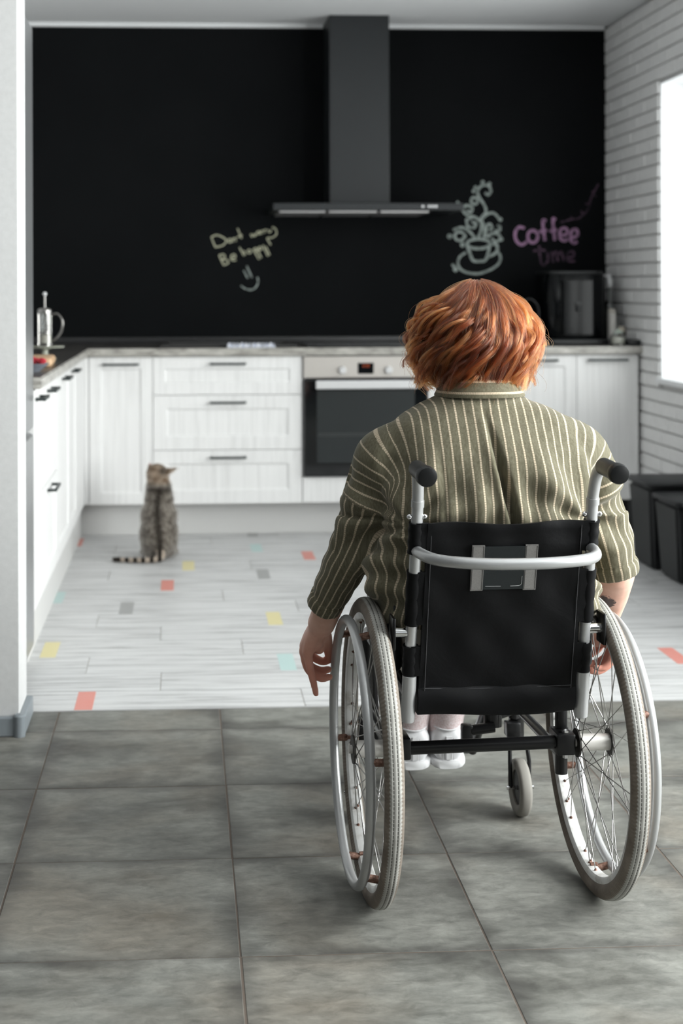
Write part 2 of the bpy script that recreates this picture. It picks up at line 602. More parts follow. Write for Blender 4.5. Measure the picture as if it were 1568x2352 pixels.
window_x('window_1', XR, XR + 0.17, WY0, WY1, WZ0, WZ1, 'bright white framed window in the brick wall', 2)
window_x('unseen_window_2', 2.9, 2.96, 0.8, 3.1, 0.5, 2.4, 'invented unseen white framed window lighting the near room', 2)  # out of view, invented to explain light from the right
w3 = MB()  # rear window out of view, invented for light from behind
for (a, b, c, d) in [(-.2, 1.0, .9, .96), (-.2, 1.0, 2.04, 2.1), (-.2, -.14, .9, 2.1), (.94, 1.0, .9, 2.1), (.37, .43, .9, 2.1)]:
    w3.bbox(a, b, -2.70, -2.64, c, d, .004)
w3o = struct('unseen_window_3', w3, M_WHITE, 'invented unseen white framed window in the rear wall')
for (a, b) in ((-.15, .38), (.42, .95)):
    obj('pane', MB().box(a, b, -2.675, -2.669, .95, 2.05), M_PANE, w3o, False)

# skirting round the wall end
sk = MB().bbox(-2.2, -0.4405, 3.898, 3.918, 0, 0.052, .004).bbox(-0.4455, -0.4265, 3.905, 4.112, 0, 0.052, .004)
skirt = struct('baseboard_left', sk, M_SKIRT, 'low grey blue skirting round the white wall end')
obj('corner_cap', MB().lathe([(0.002, 0.0), (0.016, 0.0), (0.016, 0.054), (0.012, 0.058), (0.002, 0.058)], (-0.442, 3.905, 0), 16), M_SKIRT, skirt)
# ------------------------------------------------------------------ kitchen materials
def mat_door():
    m, nt, b = new_mat('white_woodgrain_front')
    v = shifted(nt, wpos(nt), 9.0)
    n = noise_tex(nt, mapping(nt, v, (34, 34, 1.1)), 2.0, 6, 0.6, 0.3)
    L(nt, ramp(nt, n, [(0.28, (0.68, 0.675, 0.67)), (0.5, (0.78, 0.775, 0.77)), (0.8, (0.82, 0.815, 0.81))]), b.inputs['Base Color'])
    b.inputs['Roughness'].default_value = 0.5
    bump(nt, b, n, 0.12, 0.001)
    return m
def mat_worktop(name='grey_wood_worktop', cs=((0.17, 0.16, 0.145), (0.38, 0.365, 0.335), (0.54, 0.52, 0.485)), rough=0.3):
    m, nt, b = new_mat(name)
    v = wpos(nt)
    a = noise_tex(nt, mapping(nt, v, (3, 3, 12)), 3.0, 8, 0.65, 0.8)
    f = noise_tex(nt, mapping(nt, v, (10, 40, 40)), 2.0, 6, 0.6)
    c = ramp(nt, a, [(0.3, cs[0]), (0.5, cs[1]), (0.72, cs[2])])
    c = mixc(nt, 0.5, c, ramp(nt, f, [(0.3, (0.32, 0.32, 0.32)), (0.7, (0.64, 0.64, 0.64))]), 'OVERLAY')
    L(nt, c, b.inputs['Base Color'])
    b.inputs['Roughness'].default_value = rough
    return m
M_DOOR = mat_door()
M_TOP = mat_worktop()
M_TOPDARK = mat_worktop('dark_worktop_face', ((.030, .028, .026), (.062, .058, .054), (.10, .095, .088)), .34)
M_CARC = plain('white_carcass', (0.72, 0.72, 0.72), 0.6)
M_PLINTH = plain('pale_grey_plinth', (0.60, 0.595, 0.585), 0.55)
M_HANDLE = plain('dark_grey_handle', (0.035, 0.045, 0.045), 0.4, 0.3)
M_SATIN = plain('brushed_steel', (0.56, 0.53, 0.50), 0.36, 0.75)
M_OVENGLASS = plain('black_oven_glass', (0.004, 0.005, 0.006), 0.06, 0.0)
M_BLACK = plain('black_plastic', (0.010, 0.011, 0.012), 0.45)
M_BLACKGLOSS = plain('glossy_black_plastic', (0.002, 0.0025, 0.003), 0.14, Specular_IOR_Level=0.16)
M_SEAL = plain('black_gap', (0.008, 0.008, 0.008), 0.8)
M_CHROME = plain('polished_chrome', (0.75, 0.75, 0.76), 0.12, 1.0)
M_WSTEEL = plain('pale_metal', (0.72, 0.72, 0.73), 0.30, 0.4)

YD = 6.98      # back run fronts
XD = -0.48     # left run fronts
ZT, ZU, ZP = 0.908, 0.871, 0.163

def front(axis, a0, a1, z0, z1, inset=0.052, t=0.020, rec=0.007, g=0.0015):
    """shaker front with recessed panel. axis 'Y': faces -Y at YD; axis 'X': faces +X at XD"""
    a0 += g; a1 -= g; z0 += g; z1 -= g
    i = min(inset, (z1 - z0) * 0.30)
    bv = 0.010
    rings = [(0, 0), (i, 0), (i + bv, rec)]
    vs, fs = [], []
    def P(a, z, d):      # d = depth behind the face
        return (a, YD + d, z) if axis == 'Y' else (XD - d, a, z)
    for (q, d) in rings:
        vs += [P(a0 + q, z0 + q, d), P(a1 - q, z0 + q, d), P(a1 - q, z1 - q, d), P(a0 + q, z1 - q, d)]
    vs += [P(a0, z0, t), P(a1, z0, t), P(a1, z1, t), P(a0, z1, t)]
    for k in range(2):
        for e in range(4):
            f = (e + 1) % 4
            fs.append((k * 4 + e, k * 4 + f, (k + 1) * 4 + f, (k + 1) * 4 + e))
    fs.append((8, 9, 10, 11))
    for e in range(4):
        f = (e + 1) % 4
        fs.append((e, 12 + e, 12 + f, f))
    fs.append((12, 15, 14, 13))
    return MB().add(vs, fs)

def handle(axis, a, z, parent, w=0.172):
    mb = MB()
    d0, d1 = 0.024, 0.033
    def bx(a0, a1, da, db, z0, z1):
        if axis == 'Y': mb.bbox(a0, a1, YD - db, YD - da, z0, z1, .0015, 1)
        else: mb.bbox(XD + da, XD + db, a0, a1, z0, z1, .0015, 1)
    bx(a - w / 2, a + w / 2, d0, d1, z - .0055, z + .0055)
    bx(a - w / 2, a - w / 2 + .010, 0, d0, z - .005, z + .005)
    bx(a + w / 2 - .010, a + w / 2, 0, d0, z - .005, z + .005)
    return obj('handle', mb, M_HANDLE, parent, False)

def back_cab(x0, x1, label, name='base_cabinet', notop=False):
    t = thing(name, label, 'cabinet', ((x0 + x1) / 2, YD + .3, 0), 0, 'white base cabinets along the chalkboard wall')
    b = MB().box(x0 + .001, x0 + .017, YD + .021, YB - .01, ZP, ZU - .001).box(x1 - .017, x1 - .001, YD + .021, YB - .01, ZP, ZU - .001)
    b.box(x0 + .017, x1 - .017, YD + .021, YB - .01, ZP, ZP + .016).box(x0 + .017, x1 - .017, YB - .02, YB - .01, ZP + .016, ZU - .001)
    if not notop: b.box(x0 + .017, x1 - .017, YD + .021, YD + .10, ZU - .017, ZU - .001)
    obj('body', b, M_CARC, t, False)
    return t

c = back_cab(-0.458, -0.153, 'white base cabinet with one tall narrow door in the corner')
d = obj('door', front('Y', -0.456, -0.153, ZP, ZU - .004), M_DOOR, c, False)
handle('Y', -0.305, 0.832, d)
c = back_cab(-0.153, 0.560, 'wide white drawer cabinet with three stacked drawers beside the oven', 'drawer_cabinet')
for (z0, z1, hz) in ((0.684, ZU - .004, 0.833), (0.421, 0.684, 0.648), (ZP, 0.421, 0.386)):
    d = obj('drawer', front('Y', -0.153, 0.560, z0, z1, 0.062), M_DOOR, c, False)
    handle('Y', 0.205, hz, d)
c = back_cab(0.560, 1.168, 'white oven housing cabinet with a plain panel under the oven', 'oven_cabinet', True)
d = obj('panel', MB().bbox(.562, 1.166, YD, YD + .02, ZP + .0015, 0.287, .002, 1), M_DOOR, c, False)
c = back_cab(1.168, 1.893, 'wide white two-door base cabinet behind the seated person')
for (a, b, h) in ((1.168, 1.530, 1.349), (1.530, 1.893, 1.712)):
    d = obj('door', front('Y', a, b, ZP, ZU - .004), M_DOOR, c, False)
    handle('Y', h, 0.841, d)
c = back_cab(1.893, 2.196, 'white narrow end cabinet with black foot beside the brick wall')
d = obj('door', front('Y', 1.893, 2.196, ZP, ZU - .004, 0.010, 0.020, 0.0015), M_DOOR, c, False)
handle('Y', 2.045, 0.842, d, 0.19)
obj('foot', MB().lathe([(.001, .0), (.024, .0), (.024, .012), (.015, .022), (.015, ZP), (.001, ZP)], (2.172, YD + .05, 0), 14), M_BLACK, c)

def left_cab(y0, y1, label, name='base_cabinet'):
    t = thing(name, label, 'cabinet', (XD - .3, (y0 + y1) / 2, 0), 0, 'white base cabinets of the side run')
    b = MB().box(-1.11, XD - .021, y0 + .001, y0 + .017, ZP, ZU - .001).box(-1.11, XD - .021, y1 - .017, y1 - .001, ZP, ZU - .001)
    b.box(-1.11, XD - .021, y0 + .017, y1 - .017, ZP, ZP + .016).box(-1.11, -1.10, y0 + .017, y1 - .017, ZP + .016, ZU - .001)
    obj('body', b, M_CARC, t, False)
    return t
c = left_cab(4.668, 4.915, 'narrow white cabinet of the side run next to the fridge')
d = obj('door', front('X', 4.668, 4.915, ZP, ZU - .004, .045), M_DOOR, c, False); handle('X', 4.79, .834, d, .15)
c = left_cab(4.915, 5.512, 'white side-run cabinet with two deep drawers', 'drawer_cabinet')
for (z0, z1, hz) in ((0.515, ZU - .004, 0.834), (ZP, 0.515, 0.488)):
    d = obj('drawer', front('X', 4.915, 5.512, z0, z1, .055), M_DOOR, c, False); handle('X', 5.2, hz, d)
c = left_cab(5.512, 6.112, 'white side-run cabinet with one wide door past the drawers')
d = obj('door', front('X', 5.512, 6.112, ZP, ZU - .004), M_DOOR, c, False); handle('X', 5.82, .838, d)
c = left_cab(6.112, 6.50, 'white side-run cabinet with the door closest to the corner')
d = obj('door', front('X', 6.112, 6.50, ZP, ZU - .004), M_DOOR, c, False); handle('X', 6.29, .842, d)
c = left_cab(6.50, 6.955, 'plain white corner filler cabinet where both runs meet', 'corner_cabinet')
obj('panel', MB().bbox(XD - .02, XD, 6.502, 6.998, ZP + .0015, ZU - .0055, .0015, 1), M_DOOR, c, False)
obj('return_panel', MB().bbox(XD + .0005, -0.4585, YD, YD + .018, ZP + .0015, ZU - .0055, .0015, 1), M_DOOR, c, False)

p = MB().bbox(-0.515, 2.13, YD + .12, YD + .135, 0.0005, ZP - .001, .001, 1)
tag(obj('plinth', p, M_PLINTH, None, False), 'pale grey plinth board under the chalkboard wall cabinets', 'plinth')
p = MB().bbox(-0.516, -0.501, 4.668, YD + .119, 0.0005, ZP - .001, .001, 1)
tag(obj('plinth', p, M_PLINTH, None, False), 'pale grey plinth board under the side-run cabinets', 'plinth')

# worktop, one L-shaped slab
vs = [(-1.115, 4.664), (-0.455, 4.664), (-0.455, 6.955), (2.212, 6.955), (2.212, 7.575), (-1.115, 7.575)]
mb = MB()
n = len(vs)
mb.add([(x, y, ZU) for x, y in vs] + [(x, y, ZT) for x, y in vs],
       [tuple(range(n - 1, -1, -1)), tuple(range(n, 2 * n))] + [(i, (i + 1) % n, n + (i + 1) % n, n + i) for i in range(n)])
me = mb.mesh('worktop')
bm = bmesh.new(); bm.from_mesh(me)
bmesh.ops.bevel(bm, geom=[e for e in bm.edges if abs(e.verts[0].co.z - e.verts[1].co.z) < 1e-5], offset=.004, segments=2, affect='EDGES')
bm.to_mesh(me); bm.free()
me.materials.append(M_TOP); me.materials.append(M_TOPDARK)
for pl in me.polygons:
    if pl.normal.z > .8: pl.material_index = 1
tag(obj('worktop', me, M_TOP), 'L-shaped grey weathered-wood worktop over all base cabinets', 'worktop')
# low dark upstand along the back wall
tag(obj('upstand', MB().bbox(-1.1, 2.205, 7.548, 7.574, ZT + .0005, ZT + .035, .003), plain('dark_upstand', (.022, .022, .023), .35)), 'low dark upstand strip where worktop meets chalkboard wall', 'upstand')
tag(obj('tray', MB().bbox(2.15, 2.208, 6.975, 7.30, ZT + .0005, ZT + .03, .006), M_BLACK), 'small flat black tray at the brick-wall end of the worktop', 'tray')

# ------------------------------------------------------------------ oven
ov = thing('built_in_oven', 'built-in oven with black glass door and steel control panel', 'oven', (0.864, YD, 0.29))
obj('body', MB().box(.59, 1.14, YD + .006, YD + .52, .30, .860), M_BLACK, ov, False)
obj('control_panel', MB().bbox(.566, 1.162, YD - .018, YD + .006, 0.762, 0.866, .003), M_SATIN, ov, False)
def mat_cavity():
    m, nt, b = new_mat('smoky_oven_window')
    z = N(nt, 'ShaderNodeSeparateXYZ'); L(nt, wpos(nt), z.inputs[0])
    b.inputs['Base Color'].default_value = (0.014, 0.018, 0.019, 1)
    b.inputs['Roughness'].default_value = 0.28
    return m
dd = obj('door', MB().bbox(.566, 1.162, YD - .024, YD + .004, 0.291, 0.757, .006, 3), M_OVENGLASS, ov, False)
obj('window', MB().bbox(.628, 1.100, YD - .0262, YD - .022, 0.356, 0.706, .0015, 1), mat_cavity(), dd, False)
rk = plain('oven_rack_wire', (.09, .095, .095), .35, .5)
mb = MB()
for zz in (.497, .487): mb.tube([(.634, YD - .0262, zz), (1.094, YD - .0262, zz)], .0022, 6)
obj('rack', mb, rk, dd)
hm = MB().bbox(.622, 1.106, YD - .062, YD - .050, .712, .752, .004, 2).box(.64, .66, YD - .050, YD - .024, .720, .744).box(1.068, 1.088, YD - .050, YD - .024, .720, .744)
obj('handle', hm, M_WSTEEL, dd, False)
for kx in (.752, .974):
    obj('knob', MB().lathe([(.001, -.046), (.015, -.046), (.017, -.043), (.019, -.018), (.001, -.018)], (kx, YD, .800), 24, 'Y'), M_WSTEEL, ov)
dm = MB().bbox(.826, .903, YD - .0195, YD - .017, .781, .834, .001, 1)
dsp = obj('display', dm, M_OVENGLASS, ov, False)
# glowing clock digits
def seg_digits(text, x, z, h, y):
    S7 = {'0': 'abcdef', '1': 'bc', '2': 'abged', '3': 'abgcd', '4': 'fgbc', '5': 'afgcd', ':': ''}
    mb = MB(); w = h * .5; t = h * .11
    for ch in text:
        if ch == ':':
            mb.box(x, x + t, y, y + .0004, z + h * .25, z + h * .35).box(x, x + t, y, y + .0004, z + h * .65, z + h * .75)
            x += t * 2.4; continue
        for s in S7[ch]:
            q = {'a': (0, w, h - t, h), 'd': (0, w, 0, t), 'g': (0, w, h / 2 - t / 2, h / 2 + t / 2), 'f': (0, t, h / 2, h), 'b': (w - t, w, h / 2, h), 'e': (0, t, 0, h / 2), 'c': (w - t, w, 0, h / 2)}[s]
            mb.box(x + q[0], x + q[1], y, y + .0004, z + q[2], z + q[3])
        x += w * 1.5
    return mb
m, nt, b = new_mat('orange_clock_digits')
b.inputs['Emission Color'].default_value = (1.0, .16, .03, 1); b.inputs['Emission Strength'].default_value = .35
b.inputs['Base Color'].default_value = (.3, .05, .01, 1)
obj('clock_digits', seg_digits('12:30', .845, .814, .012, YD - .0202), m, dsp, False)

# ------------------------------------------------------------------ hob, sink, cloth
hb = thing('hob', 'flat black glass hob set in the worktop above the oven', 'hob', (0.88, 7.22, ZT))
obj('glass', MB().bbox(.59, 1.16, 6.985, 7.49, ZT + .0005, ZT + .0075, .003), M_OVENGLASS, hb, False)
ringm = plain('hob_ring_print', (.09, .09, .09), .3)
for (x, y, r) in ((.73, 7.12, .08), (1.02, 7.12, .10), (.73, 7.36, .10), (1.02, 7.36, .075)):
    obj('ring', MB().tube([(x + r * math.cos(a), y + r * math.sin(a), ZT + .0073) for a in np.linspace(0, 2 * math.pi, 40, endpoint=False)], .0006, 6, True), ringm, hb)
sk_ = thing('sink', 'dark composite sink set in the worktop beside the hob', 'sink', (.2, 7.27, ZT))
M_SINK = plain('dark_composite', (.045, .044, .043), .4)
sm = MB()
for (a, b_, c_, d_) in ((-.12, .54, 7.06, 7.10), (-.12, .54, 7.44, 7.48), (-.12, -.08, 7.10, 7.44), (.5, .54, 7.10, 7.44)):
    sm.bbox(a, b_, c_, d_, ZT + .0005, ZT + .012, .003)
obj('rim', sm, M_SINK, sk_, False)
obj('basin', MB().box(-.08, .5, 7.10, 7.44, ZT + .0006, ZT + .002), M_SINK, sk_, False)
# folded cloth with soft waves
nx, ny = 40, 10
gv, gf = [], []
for i in range(nx + 1):
    for j in range(ny + 1):
        x = .20 + .235 * i / nx; y = 6.985 + .075 * j / ny
        z = ZT + .014 + .006 * math.sin(i * .55 + j * .8) + .004 * math.sin(i * 1.3 - j)
        if i in (0, nx) or j in (0, ny): z = ZT + .003
        gv.append((x, y, z))
for i in range(nx):
    for j in range(ny):
        q = i * (ny + 1) + j
        gf.append((q, q + ny + 1, q + ny + 2, q + 1))
nn = len(gv)
m, nt, b = new_mat('blue_white_checked_cloth')
ch = N(nt, 'ShaderNodeTexChecker'); ch.inputs['Scale'].default_value = 70
ch.inputs['Color1'].default_value = (.72, .73, .78, 1); ch.inputs['Color2'].default_value = (.42, .45, .56, 1)
L(nt, wpos(nt), ch.inputs[0]); L(nt, ch.outputs[0], b.inputs['Base Color']); b.inputs['Roughness'].default_value = .9
cl = MB().add(gv + [(x, y, ZT + .0006) for x, y, z in gv], gf + [tuple(nn + i for i in reversed(f)) for f in gf])
for j in range(ny):
    for i in (0, nx):
        q = i * (ny + 1) + j; cl.f.append((q, q + 1, nn + q + 1, nn + q))
for i in range(nx):
    for j in (0, ny):
        q = i * (ny + 1) + j; cl.f.append((q, q + ny + 1, nn + q + ny + 1, nn + q))
tag(obj('folded_cloth', cl, m), 'small folded blue and white cloth on the worktop edge', 'cloth')

# ------------------------------------------------------------------ extractor hood
hd = thing('cooker_hood', 'dark grey T-shaped cooker hood with tall flat chimney', 'cooker hood', (.88, 7.35, 1.55))
M_HOOD = plain('dark_grey_hood_metal', (.011, .0135, .0155), .42, .15)
obj('chimney', MB().bbox(.727, 1.030, 7.30, 7.575, 1.61, ZC - .001, .003), M_HOOD, hd, False)
vs = []
cv = MB()
for (x0, x1, y0, y1, z) in ((.432, 1.368, 7.10, 7.575, 1.574), (.432, 1.368, 7.10, 7.575, 1.607), (.50, 1.30, 7.20, 7.575, 1.616)):
    vs += [(x0, y0, z), (x1, y0, z), (x1, y1, z), (x0, y1, z)]
cv.add(vs, [(3, 2, 1, 0), (8, 9, 10, 11)] + [(k * 4 + e, k * 4 + (e + 1) % 4, k * 4 + 4 + (e + 1) % 4, k * 4 + 4 + e) for k in range(2) for e in range(4)])
can = obj('canopy', cv, M_HOOD, hd, False)
M_FILT = plain('aluminium_filter', (.50, .49, .49), .35, .7)
for (a, b_) in ((.462, .690), (.705, .945), (.960, 1.20)):
    obj('filter', MB().bbox(a, b_, 7.13, 7.50, 1.562, 1.5735, .002, 1), M_FILT, can, False)
for bx_ in (1.165, 1.196, 1.213, 1.230):
    obj('button', MB().lathe([(.0005, -.006), (.0062, -.006), (.0072, -.003), (.0072, 0), (.0005, 0)], (bx_, 7.10, 1.592), 14, 'Y'), M_WSTEEL, can)

# ------------------------------------------------------------------ fridge
M_FR = plain('silver_fridge_steel', (.42, .43, .44), .33, .8)
fg = thing('fridge', 'tall silver fridge seen edge-on beside the white wall end', 'fridge', (-.8, 4.42, 0))
obj('body', MB().bbox(-1.10, -.535, 4.130, 4.655, .03, 2.02, .006), plain('grey_fridge_side', (.30, .31, .32), .45, .4), fg, False)
for (z0, z1) in ((.06, .735), (.745, 2.02)):
    d = obj('door', MB().bbox(-.532, -.478, 4.130, 4.652, z0, z1, .014, 4), M_FR, fg)
    hz = (z0 + .1, z1 - .12) if z1 > 1 else (z1 - .35, z1 - .05)
    obj('handle', MB().bbox(-.478, -.470, 4.155, 4.18, hz[0], hz[1], .003), M_FR, d)
for (fx_, fy_) in ((-.54, 4.18), (-.54, 4.60), (-1.06, 4.18), (-1.06, 4.60)):
    obj('foot', MB().lathe([(.001, 0), (.02, 0), (.02, .01), (.012, .014), (.012, .031), (.001, .031)], (fx_, fy_, 0), 12), M_BLACK, fg)
# ------------------------------------------------------------------ things on the worktop
def mat_glass(name='clear_glass', col=(.95, .97, .96), rough=.0):
    m, nt, b = new_mat(name)
    b.inputs['Base Color'].default_value = rgba(col)
    b.inputs['Roughness'].default_value = rough
    b.inputs['Transmission Weight'].default_value = 1.0
    b.inputs['IOR'].default_value = 1.45
    return m
M_GLASS = mat_glass()
ZW = ZT + .0005

# cake stand with the coffee press on it
cxs, cys = -.563, 5.92
cs = tag(obj('cake_stand', MB().lathe([(.001, 0), (.045, 0), (.046, .004), (.018, .010), (.012, .022), (.012, .036), (.03, .044), (.075, .047), (.078, .052), (.074, .0525), (.001, .051)], (cxs, cys, ZW), 36), plain('pale_ceramic', (.42, .43, .36), .3)),
         'small pale cake stand carrying the coffee press', 'cake stand')
zb = ZW + .0532
fp = thing('coffee_press', 'small glass coffee press with chrome frame and curved handle', 'coffee press', (cxs, cys, zb))
obj('glass_body', MB().lathe([(.001, .006), (.0265, .006), (.0275, .010), (.0275, .135), (.0265, .135), (.0265, .011), (.001, .009)], (cxs, cys, zb), 32), M_GLASS, fp)
fr_ = MB()
for zz in (.003, .055, .130): fr_.tube([(cxs + .0287 * math.cos(a), cys + .0287 * math.sin(a), zb + zz) for a in np.linspace(0, 2 * math.pi, 32, endpoint=False)], .0022, 6, True)
for k in range(4):
    a = k * math.pi / 2 + .6
    fr_.cyl((cxs + .0292 * math.cos(a), cys + .0292 * math.sin(a), zb), (cxs + .0292 * math.cos(a), cys + .0292 * math.sin(a), zb + .132), .0028, 8)
M_PSTEEL = plain('darker_steel', (.32, .31, .30), .22, .9)  # steel toned darker than the chrome
obj('frame', fr_, M_PSTEEL, fp)
obj('lid', MB().lathe([(.001, .135), (.030, .135), (.030, .143), (.024, .150), (.008, .154), (.001, .154)], (cxs, cys, zb), 28), M_PSTEEL, fp)
obj('plunger_rod', MB().cyl((cxs, cys, zb + .05), (cxs, cys, zb + .205), .0035, 10).lathe([(.001, .05), (.025, .05), (.025, .054), (.001, .054)], (cxs, cys, zb), 24), M_PSTEEL, fp)
obj('knob', MB().ball((cxs, cys, zb + .209), .0085), M_WSTEEL, fp)
hp = spline([(cxs + .029, cys, zb + .125), (cxs + .050, cys, zb + .128), (cxs + .070, cys, zb + .100), (cxs + .066, cys, zb + .060), (cxs + .045, cys, zb + .030), (cxs + .029, cys, zb + .018)], 8)
obj('handle', MB().tube(hp, .0048, 10), plain('dark_chrome_handle', (.25, .24, .23), .2, .9), fp)
obj('coffee', MB().lathe([(.001, .0115), (.0255, .0115), (.0255, .045), (.001, .045)], (cxs, cys, zb), 24), plain('white_reflection_fill', (.55, .52, .46), .6), fp)  # no coffee: pale plug painting white reflections low in the glass

# chopping board
cb_me = MB().bbox(-.085, .085, -.16, .16, 0, .034, .014, 3)
cbm, nt, b = new_mat('warm_beech')
w = noise_tex(nt, mapping(nt, coords(nt), (30, 3, 30)), 2, 5)
L(nt, ramp(nt, w, [(.3, (.52, .32, .18)), (.7, (.66, .45, .28))]), b.inputs['Base Color']); b.inputs['Roughness'].default_value = .5
cb = obj('chopping_board', cb_me.mesh('chopping_board'), cbm)
cb.location = (-.566, 5.40, ZW)
cb.rotation_euler = (0, 0, .05)
tag(cb, 'rounded light wooden chopping board on the side worktop', 'chopping board')
# avocado-like green vegetable on the board
gm, nt, b = new_mat('dark_green_skin')
L(nt, ramp(nt, noise_tex(nt, coords(nt), 60, 4), [(.3, (.010, .028, .008)), (.7, (.035, .075, .018))]), b.inputs['Base Color']); b.inputs['Roughness'].default_value = .4
for (x, y, rz_, lab) in ((-.602, 5.44, .3, 'dark green avocado lying on the chopping board'),):
    mb = MB()
    R_ = Matrix.Rotation(rz_, 3, 'Z')
    prof = [(.001, -.052), (.016, -.049), (.026, -.036), (.029, -.015), (.024, .012), (.016, .035), (.009, .048), (.001, .052)]
    mb.lathe(prof, (0, 0, 0), 20, 'X')
    a = thing('avocado', lab, 'vegetable', (x, y, ZW + .0345 + .029), rz_)
    obj('fruit', mb, gm, a).location = (0, 0, 0)
    obj('stem', MB().cyl((.050, 0, 0), (.059, 0, .002), .003, 8), plain('stem_brown', (.12, .08, .04), .7), a)

# bowl of berries
bx, by = -.522, 4.99
tag(obj('berry_bowl', MB().lathe([(.001, 0), (.030, 0), (.032, .003), (.054, .020), (.062, .028), (.060, .0285), (.050, .021), (.030, .006), (.001, .005)], (bx, by, ZW), 36), plain('grey_glazed_bowl', (.20, .215, .25), .25)), 'shallow grey bowl of berries next to the fridge', 'bowl')
rasm = plain('raspberry_red', (.50, .02, .04), .35)
bluem = plain('blueberry_blue', (.018, .020, .045), .4)
ras_me = MB()
for r in range(5):
    zz = -.008 + .0042 * r
    rr = (.0098, .0108, .0098, .0075, .003)[r]
    k = (9, 10, 9, 6, 2)[r]
    for q in range(k):
        a = 2 * math.pi * (q + .5 * (r % 2)) / k
        ras_me.ball((rr * math.cos(a), rr * math.sin(a), zz), .0036, nu=8, nv=5)
ras_me = ras_me.mesh('raspberry'); ras_me.materials.append(rasm); ras_me.shade_smooth()
blu_me = MB().lathe([(.0005, -.0068), (.0048, -.005), (.0072, 0), (.0050, .005), (.0030, .0062), (.0026, .0052), (.0005, .005)], (0, 0, 0), 16).mesh('blueberry')
blu_me.materials.append(bluem); blu_me.shade_smooth()
ras = [(.038, -.012, .036, 'raspberry lying closest to the rim of the grey bowl'), (.006, .006, .040, 'raspberry on top in the middle of the bowl'),
       (-.028, -.014, .038, 'raspberry at the fridge side of the bowl'), (.018, .036, .034, 'raspberry at the back of the bowl toward the board')]
for (dx, dy, dz, lab) in ras:
    o = bpy.data.objects.new('raspberry', ras_me); link(o)
    o.location = (bx + dx, by + dy, ZW + dz); o.rotation_euler = (random.random(), random.random(), random.random() * 6)
    tag(o, 'red ' + lab, 'berry', 'raspberries in the grey bowl')
for (dx, dy, dz) in ((.022, -.028, .0225), (.002, -.022, .020), (-.010, -.034, .0235), (.020, .012, .0195), (-.02, .02, .021), (.0, .034, .022)):
    o = bpy.data.objects.new('blueberry', blu_me); link(o)
    o.location = (bx + dx, by + dy, ZW + dz); o.rotation_euler = (random.random(), random.random(), 0)
    tag(o, 'dark blueberry lying among the raspberries in the bowl', 'berry', 'blueberries in the grey bowl')

# tall glossy black appliance
ap = thing('coffee_machine', 'large glossy black countertop coffee machine near the brick wall', 'appliance', (1.95, 7.28, ZW))
def rounded_block(x0, x1, y0, y1, z0, z1, r, n=8):
    vs, fs = [], []
    cs_ = [(x1 - r, y1 - r, 0), (x0 + r, y1 - r, 90), (x0 + r, y0 + r, 180), (x1 - r, y0 + r, 270)]
    ring = []
    for (cx, cy, a0) in cs_:
        for k in range(n + 1):
            a = math.radians(a0 + 90 * k / n)
            ring.append((cx + r * math.cos(a), cy + r * math.sin(a)))
    mid = ((x0 + x1) / 2, (y0 + y1) / 2)
    e = .006
    for (z, s) in ((z0, .985), (z0 + e, 1), (z1 - e, 1), (z1, .975)):
        vs += [(mid[0] + (x - mid[0]) * s, mid[1] + (y - mid[1]) * s, z) for x, y in ring]
    m_ = len(ring)
    for i in range(3):
        for k in range(m_):
            k2 = (k + 1) % m_
            fs.append((i * m_ + k, i * m_ + k2, (i + 1) * m_ + k2, (i + 1) * m_ + k))
    fs.append(tuple(range(m_ - 1, -1, -1))); fs.append(tuple(3 * m_ + k for k in range(m_)))
    return MB().add(vs, fs)
obj('body', rounded_block(1.795, 2.105, 7.18, 7.46, ZW + .028, ZW + .352, .07), M_BLACKGLOSS, ap)
obj('base', rounded_block(1.785, 2.115, 7.15, 7.47, ZW, ZW + .026, .05), M_BLACK, ap)
obj('lid', rounded_block(1.80, 2.10, 7.185, 7.455, ZW + .353, ZW + .366, .065), M_BLACK, ap)
obj('door_panel', rounded_block(1.87, 2.035, 7.158, 7.185, ZW + .05, ZW + .32, .012), M_BLACKGLOSS, ap)
obj('spout', MB().cyl((1.95, 7.150, ZW + .20), (1.95, 7.150, ZW + .165), .012, 14).box(1.935, 1.965, 7.146, 7.164, ZW + .19, ZW + .21), M_BLACK, ap)

# kettle partly behind the person's head
kx, ky = 1.632, 7.25
kt = thing('kettle', 'black electric kettle beside the coffee machine', 'kettle', (kx, ky, ZW))
obj('base', MB().lathe([(.001, 0), (.080, 0), (.080, .012), (.070, .018), (.001, .018)], (kx, ky, ZW), 30), M_BLACK, kt)
obj('body', MB().lathe([(.001, .019), (.072, .019), (.076, .03), (.072, .12), (.060, .20), (.054, .215), (.001, .215)], (kx, ky, ZW), 36), M_BLACKGLOSS, kt)
obj('lid', MB().lathe([(.001, .216), (.050, .216), (.046, .228), (.012, .234), (.010, .246), (.001, .248)], (kx, ky, ZW), 28), M_BLACK, kt)
obj('handle', MB().tube(spline([(kx + .058, ky, ZW + .205), (kx + .095, ky, ZW + .228), (kx + .135, ky, ZW + .19), (kx + .138, ky, ZW + .12), (kx + .110, ky, ZW + .05), (kx + .074, ky, ZW + .045)], 8), .011, 12), M_BLACKGLOSS, kt)
obj('spout', MB().tube([(kx - .055, ky, ZW + .16), (kx - .080, ky, ZW + .195), (kx - .088, ky, ZW + .207)], [.022, .015, .010], 12), M_BLACKGLOSS, kt)

